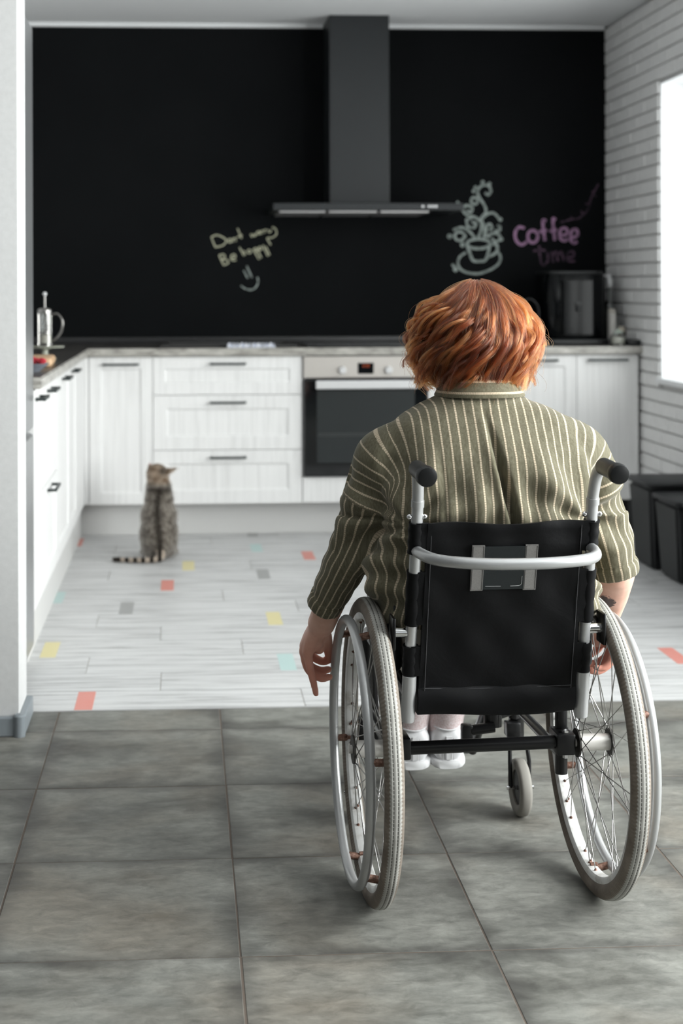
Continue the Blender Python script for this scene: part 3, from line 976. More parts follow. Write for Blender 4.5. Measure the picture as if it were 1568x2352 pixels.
# bottles and jars at the brick wall
b1 = thing('glass_bottle', 'tall clear glass bottle with steel stopper against the brick wall', 'bottle', (2.158, 7.33, ZW))
obj('glass', MB().lathe([(.001, 0), (.028, 0), (.030, .005), (.030, .15), (.026, .185), (.012, .225), (.011, .285), (.009, .285), (.009, .22), (.023, .183), (.027, .15), (.027, .007), (.001, .006)], (2.158, 7.33, ZW), 28), M_GLASS, b1)
obj('stopper', MB().lathe([(.001, .286), (.013, .286), (.016, .30), (.016, .325), (.008, .335), (.005, .352), (.001, .354)], (2.158, 7.33, ZW), 20), M_WSTEEL, b1)
obj('pour_spout', MB().tube([(2.158, 7.33, ZW + .33), (2.135, 7.325, ZW + .345), (2.112, 7.32, ZW + .345)], .006, 10), M_WSTEEL, b1)
b2 = thing('paper_carton', 'tall pale carton standing beside the coffee machine', 'carton', (2.128, 7.20, ZW))
obj('carton_body', MB().bbox(2.118, 2.150, 7.19, 7.235, ZW, ZW + .155, .003), plain('pale_carton', (.62, .60, .57), .6), b2, False)
obj('carton_top', MB().add([(2.118, 7.19, ZW + .1555), (2.150, 7.19, ZW + .1555), (2.150, 7.235, ZW + .1555), (2.118, 7.235, ZW + .1555), (2.118, 7.2125, ZW + .178), (2.150, 7.2125, ZW + .178)], [(0, 1, 5, 4), (2, 3, 4, 5), (0, 4, 3), (1, 2, 5), (0, 3, 2, 1)]), plain('carton_lid', (.5, .47, .42), .6), b2, False)
b3 = thing('sugar_jar', 'low round glass jar with pale contents in front of the bottles', 'jar', (2.118, 7.05, ZW))
obj('glass', MB().lathe([(.001, 0), (.033, 0), (.037, .006), (.039, .03), (.034, .047), (.024, .054), (.024, .060), (.022, .060), (.022, .053), (.032, .045), (.036, .03), (.034, .008), (.001, .005)], (2.118, 7.05, ZW), 28), M_GLASS, b3)
obj('contents', MB().lathe([(.001, .006), (.032, .009), (.0345, .03), (.031, .040), (.001, .043)], (2.118, 7.05, ZW), 24), plain('pale_sugar', (.70, .68, .60), .8), b3)
obj('lid', MB().lathe([(.001, .061), (.025, .061), (.025, .068), (.008, .072), (.006, .082), (.001, .083)], (2.118, 7.05, ZW), 24), plain('pale_green_lid', (.45, .52, .45), .4), b3)
b4 = thing('spice_jar', 'small dark jar with a cream lid between bottle and brick wall', 'jar', (2.183, 7.21, ZW))
obj('glass', MB().lathe([(.001, 0), (.021, 0), (.022, .003), (.022, .058), (.018, .064), (.001, .064)], (2.183, 7.21, ZW), 24), plain('dark_spice', (.05, .03, .018), .2), b4)
obj('lid', MB().lathe([(.001, .0645), (.018, .0645), (.018, .084), (.015, .087), (.001, .087)], (2.183, 7.21, ZW), 24), plain('cream_lid', (.66, .60, .50), .5), b4)
b5 = thing('dark_bottle', 'dark bottle standing behind the cream-lidded jar', 'bottle', (2.185, 7.42, ZW))
obj('glass', MB().lathe([(.001, 0), (.026, 0), (.027, .004), (.027, .11), (.012, .14), (.011, .17), (.001, .17)], (2.185, 7.42, ZW), 24), plain('dark_bottle_glass', (.012, .014, .010), .15), b5)
obj('cap', MB().lathe([(.001, .1705), (.013, .1705), (.013, .185), (.001, .186)], (2.185, 7.42, ZW), 18), M_BLACK, b5)

# ------------------------------------------------------------------ black floor bins
M_BIN = plain('matte_black_bin', (.006, .0068, .008), .5)
def bin_(x, y, w, dpt, h, label):
    t = thing('waste_bin', label, 'bin', (x, y, 0), 0, 'black bins along the brick wall')
    vs = []
    for (z, s) in ((0.0, .84), (h * .93, 1.0)):
        vs += [(x + sx * w / 2 * s, y + sy * dpt / 2 * s, z) for sx, sy in ((-1, -1), (1, -1), (1, 1), (-1, 1))]
    fs = [(3, 2, 1, 0), (4, 5, 6, 7)] + [(e, (e + 1) % 4, 4 + (e + 1) % 4, 4 + e) for e in range(4)]
    me = MB().add(vs, fs).mesh('body', Vector((x, y, 0)))
    bm = bmesh.new(); bm.from_mesh(me)
    bmesh.ops.bevel(bm, geom=list(bm.edges), offset=.012, segments=3, affect='EDGES'); bm.to_mesh(me); bm.free()
    obj('body', me, M_BIN, t)
    obj('lid', MB().bbox(x - w / 2 - .008, x + w / 2 + .008, y - dpt / 2 - .008, y + dpt / 2 + .008, h * .93 + .0005, h, .008), M_BIN, t)
    obj('rib', MB().bbox(x - w * .42, x - w * .40, y - dpt * .505, y - dpt * .48, h * .1, h * .86, .002, 1).bbox(x + w * .40, x + w * .42, y - dpt * .505, y - dpt * .48, h * .1, h * .86, .002, 1), M_BIN, t, False)
bin_(2.068, 6.17, .255, .29, .372, 'black lidded bin closest to the white end cabinet')
bin_(2.075, 5.855, .25, .27, .338, 'lower black lidded bin, middle of the row by the brick wall')
bin_(2.085, 5.555, .23, .27, .338, 'black lidded bin closest to the camera at the brick wall')

# ------------------------------------------------------------------ chalk writing
def chalk_mat(name, col, cover):
    m, nt, b = new_mat(name)
    n = noise_tex(nt, wpos(nt), 55, 6, 0.7)
    f = ramp(nt, n, [(max(0, .62 - cover * .5), (0, 0, 0)), (max(.05, .92 - cover * .5), (1, 1, 1))])
    L(nt, mixc(nt, math_n(nt, 'MULTIPLY', f, cover, None, True), (.010, .011, .012), col), b.inputs['Base Color'])
    b.inputs['Roughness'].default_value = .95
    b.inputs['Specular IOR Level'].default_value = .05
    return m
def W(px, py):                       # board drawing units -> point on the chalkboard
    return Vector((.171 + (px - 500) * .002278, YB - .0012, 1.335 + (600 - py) * .00226))
def strokes(name, lines, mat, parent, u, o, width, smooth_n=6):
    mb = MB()
    for ln in lines:
        wd = width
        if isinstance(ln, tuple) and ln and isinstance(ln[0], str):
            kind = ln[0]
            if kind == 'o':
                _, cx, cy, rx, ry = ln[:5]
                pts = [(cx + rx * math.cos(a), cy + ry * math.sin(a)) for a in np.linspace(0, 2 * math.pi, 20, endpoint=False)]
                P = [W(o[0] + x / u, o[1] + y / u) for x, y in pts]
                mb.tube(P, wd, 6, True, flat=(0, 1, 0))
            continue
        P = [W(o[0] + x / u, o[1] + y / u) for x, y in ln]
        if len(P) > 2: P = spline(P, smooth_n)
        mb.tube(P, wd, 6, flat=(0, 1, 0))
    # press the strokes flat against the board
    mb.v = [(x, YB - .0011 + (y - (YB - .0012)) * .12, z) for x, y, z in mb.v]
    return obj(name, mb, mat, parent)
C_Y = chalk_mat('pale_yellow_chalk', (.52, .52, .38), .85)
C_W = chalk_mat('pale_green_chalk', (.44, .50, .47), .75)
C_P = chalk_mat('pink_chalk', (.46, .27, .43), .80)
C_P2 = chalk_mat('faint_pink_chalk', (.34, .20, .31), .50)
u, o = 6.03, (440, 480)
tg = thing('chalk_note', 'pale yellow handwritten chalk note reading Dont worry be happy with a smile', 'chalk writing', (.27, YB - .001, 1.30))
strokes('first_line', [[(275, 390), (300, 460), (330, 530)], [(275, 390), (340, 362), (420, 385), (480, 440), (430, 505), (330, 530)], ('o', 530, 440, 26, 24),
                       [(575, 460), (572, 420), (598, 405), (615, 450)], [(635, 270), (665, 345), (692, 410)], [(625, 395), (700, 360)],
                       [(815, 345), (832, 385), (852, 350), (875, 378), (890, 335)], ('o', 925, 330, 20, 20), [(965, 350), (962, 310), (988, 300)], [(1008, 335), (1003, 297), (1032, 285)],
                       [(1050, 285), (1075, 325), (1105, 290)], [(1112, 250), (1160, 280), (1172, 345), (1120, 395), (1045, 405), (1065, 450), (1092, 500)]], C_Y, tg, u, o, .0042)
strokes('second_line', [[(380, 640), (410, 710), (442, 780)], [(380, 640), (440, 628), (460, 672), (412, 705), (490, 705), (505, 750), (442, 780)],
                        [(545, 690), (605, 668), (590, 630), (548, 650), (555, 708), (615, 712)], [(660, 530), (690, 590), (722, 650)], [(692, 610), (718, 582), (742, 640)], ('o', 795, 590, 24, 24),
                        [(850, 555), (890, 630), (932, 700)], ('o', 885, 565, 24, 22), [(900, 545), (930, 610), (962, 680)], ('o', 945, 548, 22, 22), [(985, 500), (1015, 575), (1052, 655)], [(1025, 520), (1050, 580), (1078, 640)]], C_Y, tg, u, o, .0040)
strokes('smile', [[(718, 850), (745, 905), (775, 962)], [(760, 788), (795, 870), (832, 952)], [(680, 1065), (740, 1105), (820, 1122), (880, 1090), (915, 1020), (908, 945)]], C_W, tg, u, o, .0044)
u, o = 3.92, (1010, 400)
cp = thing('chalk_cup_drawing', 'pale green chalk drawing of a steaming coffee cup on a saucer', 'chalk drawing', (1.56, YB - .001, 1.36))
strokes('cup', [('o', 350, 630, 105, 44), [(245, 640), (270, 710), (300, 780), (360, 788), (412, 778), (440, 710), (450, 640)], [(450, 640), (512, 636), (522, 690), (490, 725), (435, 748)]], C_W, cp, u, o, .0085)
strokes('saucer', [[(235, 708), (180, 750), (165, 820), (215, 880), (340, 902), (470, 860), (540, 800), (548, 740), (520, 695)], [(110, 815), (140, 850), (165, 870)], [(120, 860), (150, 880)]], C_W, cp, u, o, .0072)
strokes('steam', [[(350, 570), (375, 500), (370, 430), (320, 390), (250, 370), (210, 330), (180, 280), (155, 245)], [(205, 315), (245, 280), (295, 305), (278, 345), (245, 325)],
                  [(402, 580), (405, 480), (376, 400), (420, 340), (400, 270), (360, 210), (345, 150), (385, 100), (445, 105), (465, 150), (440, 185), (412, 165)],
                  [(320, 580), (270, 520), (200, 482), (120, 505)], [(215, 602), (150, 592), (138, 545), (185, 520), (230, 560), (200, 592)], [(245, 420), (255, 472), (310, 482), (326, 445), (290, 430)], [(290, 395), (245, 410), (245, 430)],
                  [(380, 405), (430, 362), (490, 352), (540, 402)], [(418, 570), (425, 475), (455, 450), (476, 490), (450, 506)], [(500, 512), (540, 512), (546, 475), (520, 462)],
                  [(430, 572), (480, 535), (540, 552), (540, 600), (490, 606), (476, 575)], ('o', 315, 240, 30, 32)], C_W, cp, u, o, .0078)
for (dx_, dy_, dr_) in ((90, 562, 14), (550, 408, 10), (325, 120, 8), (308, 152, 7), (390, 70, 8), (452, 86, 8), (560, 590, 8), (205, 640, 12)):
    strokes('dot', [('o', dx_, dy_, dr_, dr_)], C_W, cp, u, o, .0062)
ct = thing('chalk_sign', 'pink chalk lettering reading Coffee time beside the drawn cup', 'chalk writing', (1.92, YB - .001, 1.38))
strokes('coffee_lettering', [[(772, 490), (720, 480), (685, 530), (695, 600), (740, 640), (792, 612)], ('o', 845, 565, 46, 56), [(968, 425), (938, 420), (945, 520), (956, 602)], [(905, 522), (975, 508)],
                             [(1056, 415), (1030, 405), (1036, 505), (1046, 600)], [(1000, 515), (1065, 502)], [(1092, 560), (1160, 540), (1148, 490), (1102, 500), (1092, 570), (1130, 604), (1168, 588)], [(1188, 582), (1252, 556), (1244, 502), (1202, 515), (1192, 590), (1220, 625), (1252, 610)]], C_P, ct, u, o, .0090)
strokes('time_lettering', [[(905, 650), (910, 730), (922, 800), (950, 822), (982, 790)], [(845, 695), (905, 688), (962, 690)], [(980, 705), (984, 750), (988, 792)], [(1020, 700), (1026, 750), (1032, 802)], [(1028, 735), (1058, 702), (1076, 792)], [(1078, 735), (1110, 702), (1126, 792)], [(1160, 762), (1222, 742), (1210, 700), (1166, 720), (1166, 782), (1236, 792)]], C_P2, ct, u, o, .0066)
strokes('flourish', [[(1100, 435), (1200, 408), (1260, 400), (1320, 358), (1360, 300), (1372, 240), (1402, 170), (1450, 82)], [(1195, 380), (1205, 408)], [(1290, 330), (1302, 358)], [(1330, 265), (1352, 272)], [(1392, 150), (1405, 178), (1425, 200)]], C_P2, ct, u, o, .0050)
# ------------------------------------------------------------------ wheelchair (local rig: x across, y forward, z up)
CH_LOC, CH_ROT = (0.5788, 2.831, 0.0), 0.0325
M_ALU = plain('silver_painted_tube', (.42, .425, .43), .32, .5)
M_FRAME = plain('black_painted_tube', (.006, .006, .0065), .28, Specular_IOR_Level=.35)
M_SPOKE = plain('spoke_steel', (.42, .41, .40), .3, .9)
M_RUBBERBLK = plain('black_rubber_grip', (.005, .0055, .006), .42, Specular_IOR_Level=.3)
def mat_rim():
    m, nt, b = new_mat('scuffed_rim_paint')
    n = noise_tex(nt, coords(nt), 30, 5, .6)
    L(nt, ramp(nt, n, [(.32, (.45, .43, .40)), (.5, (.66, .66, .65)), (.8, (.72, .72, .72))]), b.inputs['Base Color'])
    b.inputs['Roughness'].default_value = .38; b.inputs['Metallic'].default_value = .25
    return m
def mat_rust():
    m, nt, b = new_mat('rusty_copper')
    n = noise_tex(nt, coords(nt), 160, 5, .6)
    L(nt, ramp(nt, n, [(.3, (.045, .020, .012)), (.5, (.16, .080, .055)), (.75, (.34, .22, .175))]), b.inputs['Base Color'])
    b.inputs['Roughness'].default_value = .6; b.inputs['Metallic'].default_value = .3
    return m
def mat_tyre():
    m, nt, b = new_mat('grey_wheelchair_tyre')
    s = N(nt, 'ShaderNodeSeparateXYZ'); L(nt, coords(nt), s.inputs[0])
    x, y, z = s.outputs
    r = math_n(nt, 'SQRT', math_n(nt, 'ADD', math_n(nt, 'MULTIPLY', y, y), math_n(nt, 'MULTIPLY', z, z)))
    ang = math_n(nt, 'ARCTAN2', z, y)
    ax = math_n(nt, 'ABSOLUTE', x)
    n1 = noise_tex(nt, coords(nt), 14, 6, .65)
    # worn pale tread, browner walls; boundary is ribbed
    rib = math_n(nt, 'FRACT', math_n(nt, 'MULTIPLY', ang, 38.0))
    ribw = math_n(nt, 'MULTIPLY', math_n(nt, 'ABSOLUTE', math_n(nt, 'SUBTRACT', rib, .5)), 0.006)
    edge = math_n(nt, 'ADD', math_n(nt, 'ADD', ax, ribw), math_n(nt, 'MULTIPLY', math_n(nt, 'SUBTRACT', .2895, r), .55))
    wall = ramp(nt, math_n(nt, 'MULTIPLY', edge, 40), [(.50, (0, 0, 0)), (.60, (1, 1, 1))])
    tread = ramp(nt, n1, [(.3, (.25, .245, .225)), (.7, (.42, .415, .39))])
    side = ramp(nt, n1, [(.3, (.10, .080, .062)), (.7, (.21, .178, .148))])
    c = mixc(nt, wall, tread, side)
    # dashed grooves round the tread
    for off in (0.0042, -0.0042):
        g = math_n(nt, 'LESS_THAN', math_n(nt, 'ABSOLUTE', math_n(nt, 'SUBTRACT', x, off)), .0010)
        dsh = math_n(nt, 'GREATER_THAN', rib, .22)
        g = math_n(nt, 'MULTIPLY', math_n(nt, 'MULTIPLY', g, dsh), math_n(nt, 'GREATER_THAN', r, .27))
        c = mixc(nt, math_n(nt, 'MULTIPLY', g, .85), c, (.03, .026, .022))
    L(nt, c, b.inputs['Base Color'])
    b.inputs['Roughness'].default_value = .75
    hh = math_n(nt, 'MULTIPLY', math_n(nt, 'ABSOLUTE', math_n(nt, 'SUBTRACT', rib, .5)), ramp(nt, ax, [(.005, (0, 0, 0)), (.009, (1, 1, 1))]))
    bump(nt, b, hh, .5, .002)
    return m
def mat_nylon():
    m, nt, b = new_mat('black_nylon_fabric')
    v = coords(nt)
    n = noise_tex(nt, v, 9, 5, .55, .8)
    w = noise_tex(nt, v, 900, 2)
    L(nt, ramp(nt, n, [(.3, (.0025, .0026, .0030)), (.7, (.0052, .0053, .0060))]), b.inputs['Base Color'])
    b.inputs['Roughness'].default_value = .52
    b.inputs['Specular IOR Level'].default_value = .12
    b.inputs['Sheen Weight'].default_value = .01
    bump(nt, b, math_n(nt, 'ADD', n, math_n(nt, 'MULTIPLY', w, .06)), .30, .006)
    return m
M_RIM, M_RUST, M_TYRE, M_NYLON = mat_rim(), mat_rust(), mat_tyre(), mat_nylon()
M_CASTER = plain('grey_caster_rubber', (.20, .19, .17), .7)
M_STITCH = plain('grey_stitch_line', (.045, .045, .048), .8)

ch = thing('wheelchair', 'silver and black manual wheelchair the person sits in', 'wheelchair', CH_LOC, CH_ROT)
ORG[ch.name] = Vector((0, 0, 0))

WR, HUBZ = .29, .29
def lring(R, x, n, ph=0):
    return [(x, R * math.cos(2 * math.pi * k / n + ph), R * math.sin(2 * math.pi * k / n + ph)) for k in range(n)]
def loop_lathe(prof, n):
    """closed profile of (r, x) swept round the x axis"""
    vs, fs = [], []
    m_ = len(prof)
    for k in range(n):
        a = 2 * math.pi * k / n
        for (r, x) in prof: vs.append((x, r * math.cos(a), r * math.sin(a)))
    for k in range(n):
        k2 = (k + 1) % n
        for i in range(m_):
            i2 = (i + 1) % m_
            fs.append((k * m_ + i, k * m_ + i2, k2 * m_ + i2, k2 * m_ + i))
    return MB().add(vs, fs)
rim_me = loop_lathe([(.2470, -.0095), (.2460, -.004), (.2460, .004), (.2470, .0095), (.252, .0128), (.2635, .0128), (.2635, .0108), (.256, .009), (.256, -.009), (.2635, -.0108), (.2635, -.0128), (.252, -.0128)], 96).mesh('wheel')
rim_me.materials.append(M_RIM); shade(rim_me, 35)
prof = []
for k in range(56):
    a = 2 * math.pi * k / 56
    rm = .0180
    x = rm * math.sin(a); rr = rm * math.cos(a)
    if math.cos(a) > .5:
        for off in (.0042, -.0042):
            if abs(x - off) < .0012: rr -= .0014
        rr = min(rr, .0174)
    prof.append((.2723 + rr, x))
ty_me = loop_lathe(prof, 120).mesh('tyre'); ty_me.materials.append(M_TYRE); shade(ty_me, 60)
hr_me = MB().tube(lring(.2463, 0, 96), .0095, 14, True).mesh('handrim'); hr_me.materials.append(M_ALU); hr_me.shade_smooth()
hub_me = MB().lathe([(.001, -.042), (.008, -.042), (.008, -.034), (.0165, -.031), (.0165, .031), (.008, .034), (.008, .04), (.001, .04)], (0, 0, 0), 24, 'X').mesh('hub')
hub_me.materials.append(plain('worn_white_hub', (.62, .60, .57), .35, .3)); shade(hub_me)
fl_me = MB().lathe([(.001, -.0018), (.0275, -.0018), (.0275, .0018), (.001, .0018)], (0, 0, 0), 24, 'X').mesh('hub_flange')
fl_me.materials.append(plain('grimy_black_flange', (.02, .017, .014), .6)); shade(fl_me)
def spoke_mesh(side, d):
    p0 = (side * .0315, .0245, 0)
    a1 = d * .95
    p1 = (side * .002, .2475 * math.cos(a1), .2475 * math.sin(a1))
    P0, P1 = Vector(p0), Vector(p1)
    mb = MB().tube([P0, P0.lerp(P1, .97), P1], [.00105, .00105, .0017], 6)
    me = mb.mesh('spoke'); me.materials.append(M_SPOKE); me.shade_smooth()
    return me
SP = {(s, d): spoke_mesh(s, d) for s in (-1, 1) for d in (-1, 1)}
# rust bloom where each spoke enters the rim
nip_me = MB().lathe([(.0005, 0), (.0036, 0), (.0024, .0025), (.0014, .0045), (.0005, .0045)], (0, 0, 0), 8).mesh('nipple')
nip_me.materials.append(M_RUST)
for sd, ph in ((-1, -12), (1, -28)):
    w = bpy.data.objects.new('wheel', rim_me); link(w, ch); w.location = (sd * .222, 0, HUBZ)
    w['label'] = 'large spoked rear wheel with silver handrim'
    ORG[w.name] = Vector((0, 0, 0))
    for nm, me, x in (('tyre', ty_me, 0), ('handrim', hr_me, sd * .038), ('hub', hub_me, 0), ('hub_flange', fl_me, .033), ('hub_flange', fl_me, -.033)):
        o = bpy.data.objects.new(nm, me); link(o, w); o.location = (x, 0, 0)
    for k in range(18):
        for s in (-1, 1):
            d = 1 if k % 2 else -1
            o = bpy.data.objects.new('spoke', SP[(s, d)]); link(o, w)
            th_ = 2 * math.pi * (k + (.5 if s > 0 else 0)) / 18
            o.rotation_euler = (th_, 0, 0)
            a = th_ + d * .95
            q = bpy.data.objects.new('nipple', nip_me); link(q, w)
            q.location = (s * .002, .2462 * math.cos(a), .2462 * math.sin(a))
            q.rotation_euler = (a + math.pi / 2, 0, 0)
    for k in range(6):
        a = math.radians(ph + 60 * k)
        c_, s_ = math.cos(a), math.sin(a)
        mb = MB().cyl((sd * .008, .2525 * c_, .2525 * s_), (sd * .036, .2463 * c_, .2463 * s_), .0072, 12)
        mb.cyl((sd * -.004, .2440 * c_, .2440 * s_), (sd * .010, .2440 * c_, .2440 * s_), .0040, 8)
        obj('standoff', mb, M_RUST, w)

# frame
for sd in (-1, 1):
    P = spline([(sd * .166, -.098, .385), (sd * .165, -.125, .52), (sd * .164, -.16, .665), (sd * .163, -.180, .765), (sd * .163, -.190, .808), (sd * .166, -.205, .845), (sd * .171, -.230, .861), (sd * .171, -.262, .860)], 6)
    post = obj('back_post', MB().tube(P, .0108, 16), M_ALU, ch)
    obj('collar', MB().tube([(sd * .163, -.1855, .787), (sd * .163, -.188, .799)], .0122, 16), M_ALU, post)
    for dx in (-.014, .014):
        obj('screw', MB().ball((sd * .163 + dx, -.182, .768), .0055, nu=10, nv=6), M_CHROME, post)
    obj('lower_sleeve', MB().tube([(sd * .1665, -.099, .372), (sd * .166, -.101, .385), (sd * .1655, -.115, .462)], [.0125, .0135, .0135], 16), M_ALU, post)
    obj('bolt_hole', MB().cyl((sd * .1665, -.114, .388), (sd * .1665, -.1105, .388), .0035, 12), M_SEAL, post)
    g = obj('grip', MB().tube([(sd * .1712, -.222, .8605), (sd * .1712, -.226, .8608), (sd * .171, -.300, .858)], [.0140, .0160, .0160], 24), M_RUBBERBLK, ch)
    obj('grip_end', MB().tube([(sd * .171, -.296, .8583), (sd * .171, -.299, .858), (sd * .1708, -.312, .8575), (sd * .1707, -.317, .8572), (sd * .1707, -.3185, .857)], [.0165, .0185, .0185, .0165, .010], 24), M_RUBBERBLK, g)
    # armrest receiver stub and clamp plate
    st = obj('clamp_stub', MB().cyl((sd * .165, -.128, .545), (sd * .196, -.126, .545), .0098, 16), M_CHROME, ch)
    obj('clamp_plate', MB().bbox(sd * .199 - .003, sd * .199 + .003, -.145, -.10, .515, .575, .0025, 2), M_FRAME, st)
    obj('armrest_socket', MB().bbox(min(sd * .171, sd * .200), max(sd * .171, sd * .200), -.075, .055, .455, .582, .013, 4), M_BLACK, ch)
    # seat rail, upright, clamp
    obj('seat_rail', MB().tube(spline([(sd * .166, -.10, .425), (sd * .166, .20, .432), (sd * .166, .345, .432), (sd * .162, .395, .415), (sd * .150, .43, .33), (sd * .125, .54, .17), (sd * .118, .60, .088)], 6), .0118, 14), M_FRAME, ch)
    up = obj('upright', MB().cyl((sd * .165, .026, .222), (sd * .165, .026, .43), .0122, 16), M_FRAME, ch)
    obj('axle_clamp', MB().bbox(sd * .163 - .019, sd * .163 + .019, -.018, .042, .270, .312, .004, 2), M_FRAME, up)
    obj('clamp_bolt', MB().cyl((sd * .165, -.004, .312), (sd * .165, -.004, .3165), .0075, 6).cyl((sd * .165, -.004, .262), (sd * .165, -.004, .270), .006, 6), M_CHROME, up)
    obj('front_tube', MB().tube([(sd * .166, .395, .225), (sd * .166, .39, .41)], .0125, 14), M_FRAME, ch)
    obj('lower_rail', MB().tube([(sd * .165, .03, .26), (sd * .166, .39, .255)], .0105, 12), M_FRAME, ch)
    # caster
    cx_, cy_ = sd * .184, .412
    fk = obj('caster_fork', MB().tube([(cx_ - .021, cy_, .0625), (cx_ - .022, cy_ + .004, .12), (cx_ - .019, cy_ + .015, .158)], .0048, 10)
             .tube([(cx_ + .021, cy_, .0625), (cx_ + .022, cy_ + .004, .12), (cx_ + .019, cy_ + .015, .158)], .0048, 10)
             .bbox(cx_ - .025, cx_ + .025, cy_ + .002, cy_ + .030, .148, .162, .004), M_FRAME, ch)
    obj('caster_axle', MB().cyl((cx_ - .031, cy_, .0625), (cx_ + .031, cy_, .0625), .0045, 10), M_CHROME, fk)
    cw = loop_lathe([(.038, -.009), (.045, -.0125), (.056, -.0135), (.0605, -.011), (.0625, -.006), (.0625, .006), (.0605, .011), (.056, .0135), (.045, .0125), (.038, .009)], 48)
    cw.v = [(x + cx_, y + cy_, z + .0628) for x, y, z in cw.v]
    obj('caster_tyre', cw, M_CASTER, fk)
    obj('caster_hub', MB().lathe([(.006, -.006), (.039, -.005), (.039, .005), (.006, .006)], (cx_, cy_, .0628), 24, 'X'), M_BLACK, fk)
    obj('caster_housing', MB().lathe([(.001, .164), (.0155, .164), (.0155, .17), (.0175, .172), (.0175, .215), (.0185, .217), (.0185, .226), (.012, .229), (.001, .229)], (cx_ - sd * .004, cy_ + .016, 0), 22), M_FRAME, fk)
    obj('housing_bracket', MB().bbox(min(sd * .150, sd * .182), max(sd * .150, sd * .182), .395, .425, .180, .212, .003), M_FRAME, ch)
    # footplate
    fp_ = obj('footplate', MB().bbox(min(sd * .008, sd * .125), max(sd * .008, sd * .125), .590, .700, .084, .092, .003), M_BLACK, ch)
    obj('side_guard', rounded_plate(sd) if 'rounded_plate' in globals() else MB().bbox(sd * .187 - .003, sd * .187 + .003, -.085, .24, .44, .585, .0028, 2), M_BLACK, ch)

obj('axle_tube', MB().tube([(-.172, 0, .2885), (.150, 0, .2925)], .0128, 20), M_FRAME, ch)
obj('stiffener_bar', MB().tube(spline([(-.163, -.172, .704), (-.160, -.205, .704), (-.147, -.250, .703), (-.115, -.285, .703), (-.045, -.304, .702), (.045, -.304, .702), (.115, -.285, .703), (.147, -.250, .703), (.160, -.205, .704), (.163, -.172, .704)], 8), .0105, 16), M_ALU, ch)
rl = obj('release_lever', MB().cyl((.048, .31, .225), (.100, .31, .231), .0115, 14), M_FRAME, ch)
obj('lever_knob', MB().lathe([(.001, .228), (.020, .228), (.020, .262), (.001, .262)], (.102, .33, 0), 16), M_FRAME, rl)
obj('lever_link', MB().cyl((.10, .33, .245), (.166, .36, .255), .009, 10), M_FRAME, rl)
obj('pivot', MB().bbox(.028, .052, .30, .325, .195, .238, .004), M_FRAME, rl)

def post_y(z):
    return -.100 - .080 * (z - .41) / .355
# back upholstery panel
def sling():
    nx, nz = 46, 40
    vs, fs = [], []
    for layer in (0, 1):
        for i in range(nx + 1):
            for j in range(nz + 1):
                u_, v_ = i / nx, j / nz
                z = .425 + .331 * v_
                hw = .149 - .004 * v_
                x = -hw + 2 * hw * u_
                top = max(0, (v_ - .94) / .06)
                y = post_y(z) - .013 + .010 * (1 - (2 * u_ - 1) ** 2) * (.3 - v_)
                y += .0022 * math.sin(x * 60 + z * 22) * math.sin(z * 31 + 1) + .0018 * mnoise.noise(Vector((x * 16, z * 12, 3.3)))
                z2 = z + .0028 * math.sin(u_ * 9) * v_ ** 4 
                if top > 0 and layer == 0: y -= .0032 * math.sin(top * math.pi)
                vs.append((x, y + (.008 if layer else 0), z2))
    n1 = (nx + 1) * (nz + 1)
    for layer in (0, 1):
        for i in range(nx):
            for j in range(nz):
                q = layer * n1 + i * (nz + 1) + j
                f = (q, q + nz + 1, q + nz + 2, q + 1)
                fs.append(f if layer == 0 else f[::-1])
    for i in range(nx):
        for j in (0, nz):
            q = i * (nz + 1) + j; fs.append((q, q + nz + 1, n1 + q + nz + 1, n1 + q))
    for j in range(nz):
        for i in (0, nx):
            q = i * (nz + 1) + j; fs.append((q, q + 1, n1 + q + 1, n1 + q))
    return MB().add(vs, fs)
bk = obj('backrest', sling(), M_NYLON, ch, angle=70)
def on_back(x, z, lift):
    return (x, post_y(z) - .013 + .010 * (1 - (x / .147) ** 2) * (.3 - (z - .425) / .331) - lift, z)
def patch(x0, x1, z0, z1, t, lift):
    n_ = 6
    vs, fs = [], []
    for l_ in (lift + t, lift - .003):
        for i in range(n_ + 1):
            for j in range(n_ + 1):
                vs.append(on_back(x0 + (x1 - x0) * i / n_, z0 + (z1 - z0) * j / n_, l_))
    k_ = (n_ + 1) ** 2
    for i in range(n_):
        for j in range(n_):
            q = i * (n_ + 1) + j
            fs += [(q, q + n_ + 1, q + n_ + 2, q + 1), (k_ + q, k_ + q + 1, k_ + q + n_ + 2, k_ + q + n_ + 1)]
    for i in range(n_):
        for j in (0, n_):
            q = i * (n_ + 1) + j; fs.append((q, q + n_ + 1, k_ + q + n_ + 1, k_ + q))
            q = j * (n_ + 1) + i; fs.append((q, q + 1, k_ + q + 1, k_ + q))
    return MB().add(vs, fs)
def mat_reflect():
    m, nt, b = new_mat('grey_reflective_tape')
    n = noise_tex(nt, coords(nt), 500, 2)
    L(nt, ramp(nt, n, [(.4, (.165, .158, .152)), (.6, (.195, .188, .18))]), b.inputs['Base Color'])
    b.inputs['Roughness'].default_value = .55
    return m
M_REF = mat_reflect()
for (a, b_) in ((-.0625, -.0395), (.0365, .0600)):
    rs = obj('reflective_strip', patch(a, b_, .628, .715, .0012, .003), M_REF, bk)
    e = .0016
    obj('stitching', MB().tube([on_back(a + e, .630, .0046), on_back(a + e, .713, .0046), on_back(b_ - e, .713, .0046), on_back(b_ - e, .630, .0046)], .00032, 4, True), M_SEAL, rs)
pm, nt, b = new_mat('crinkled_black_vinyl')
b.inputs['Base Color'].default_value = (.008, .011, .013, 1); b.inputs['Roughness'].default_value = .12
bump(nt, b, noise_tex(nt, mapping(nt, coords(nt), (30, 1, 55)), 2, 2, .5, .8), .25, .004)
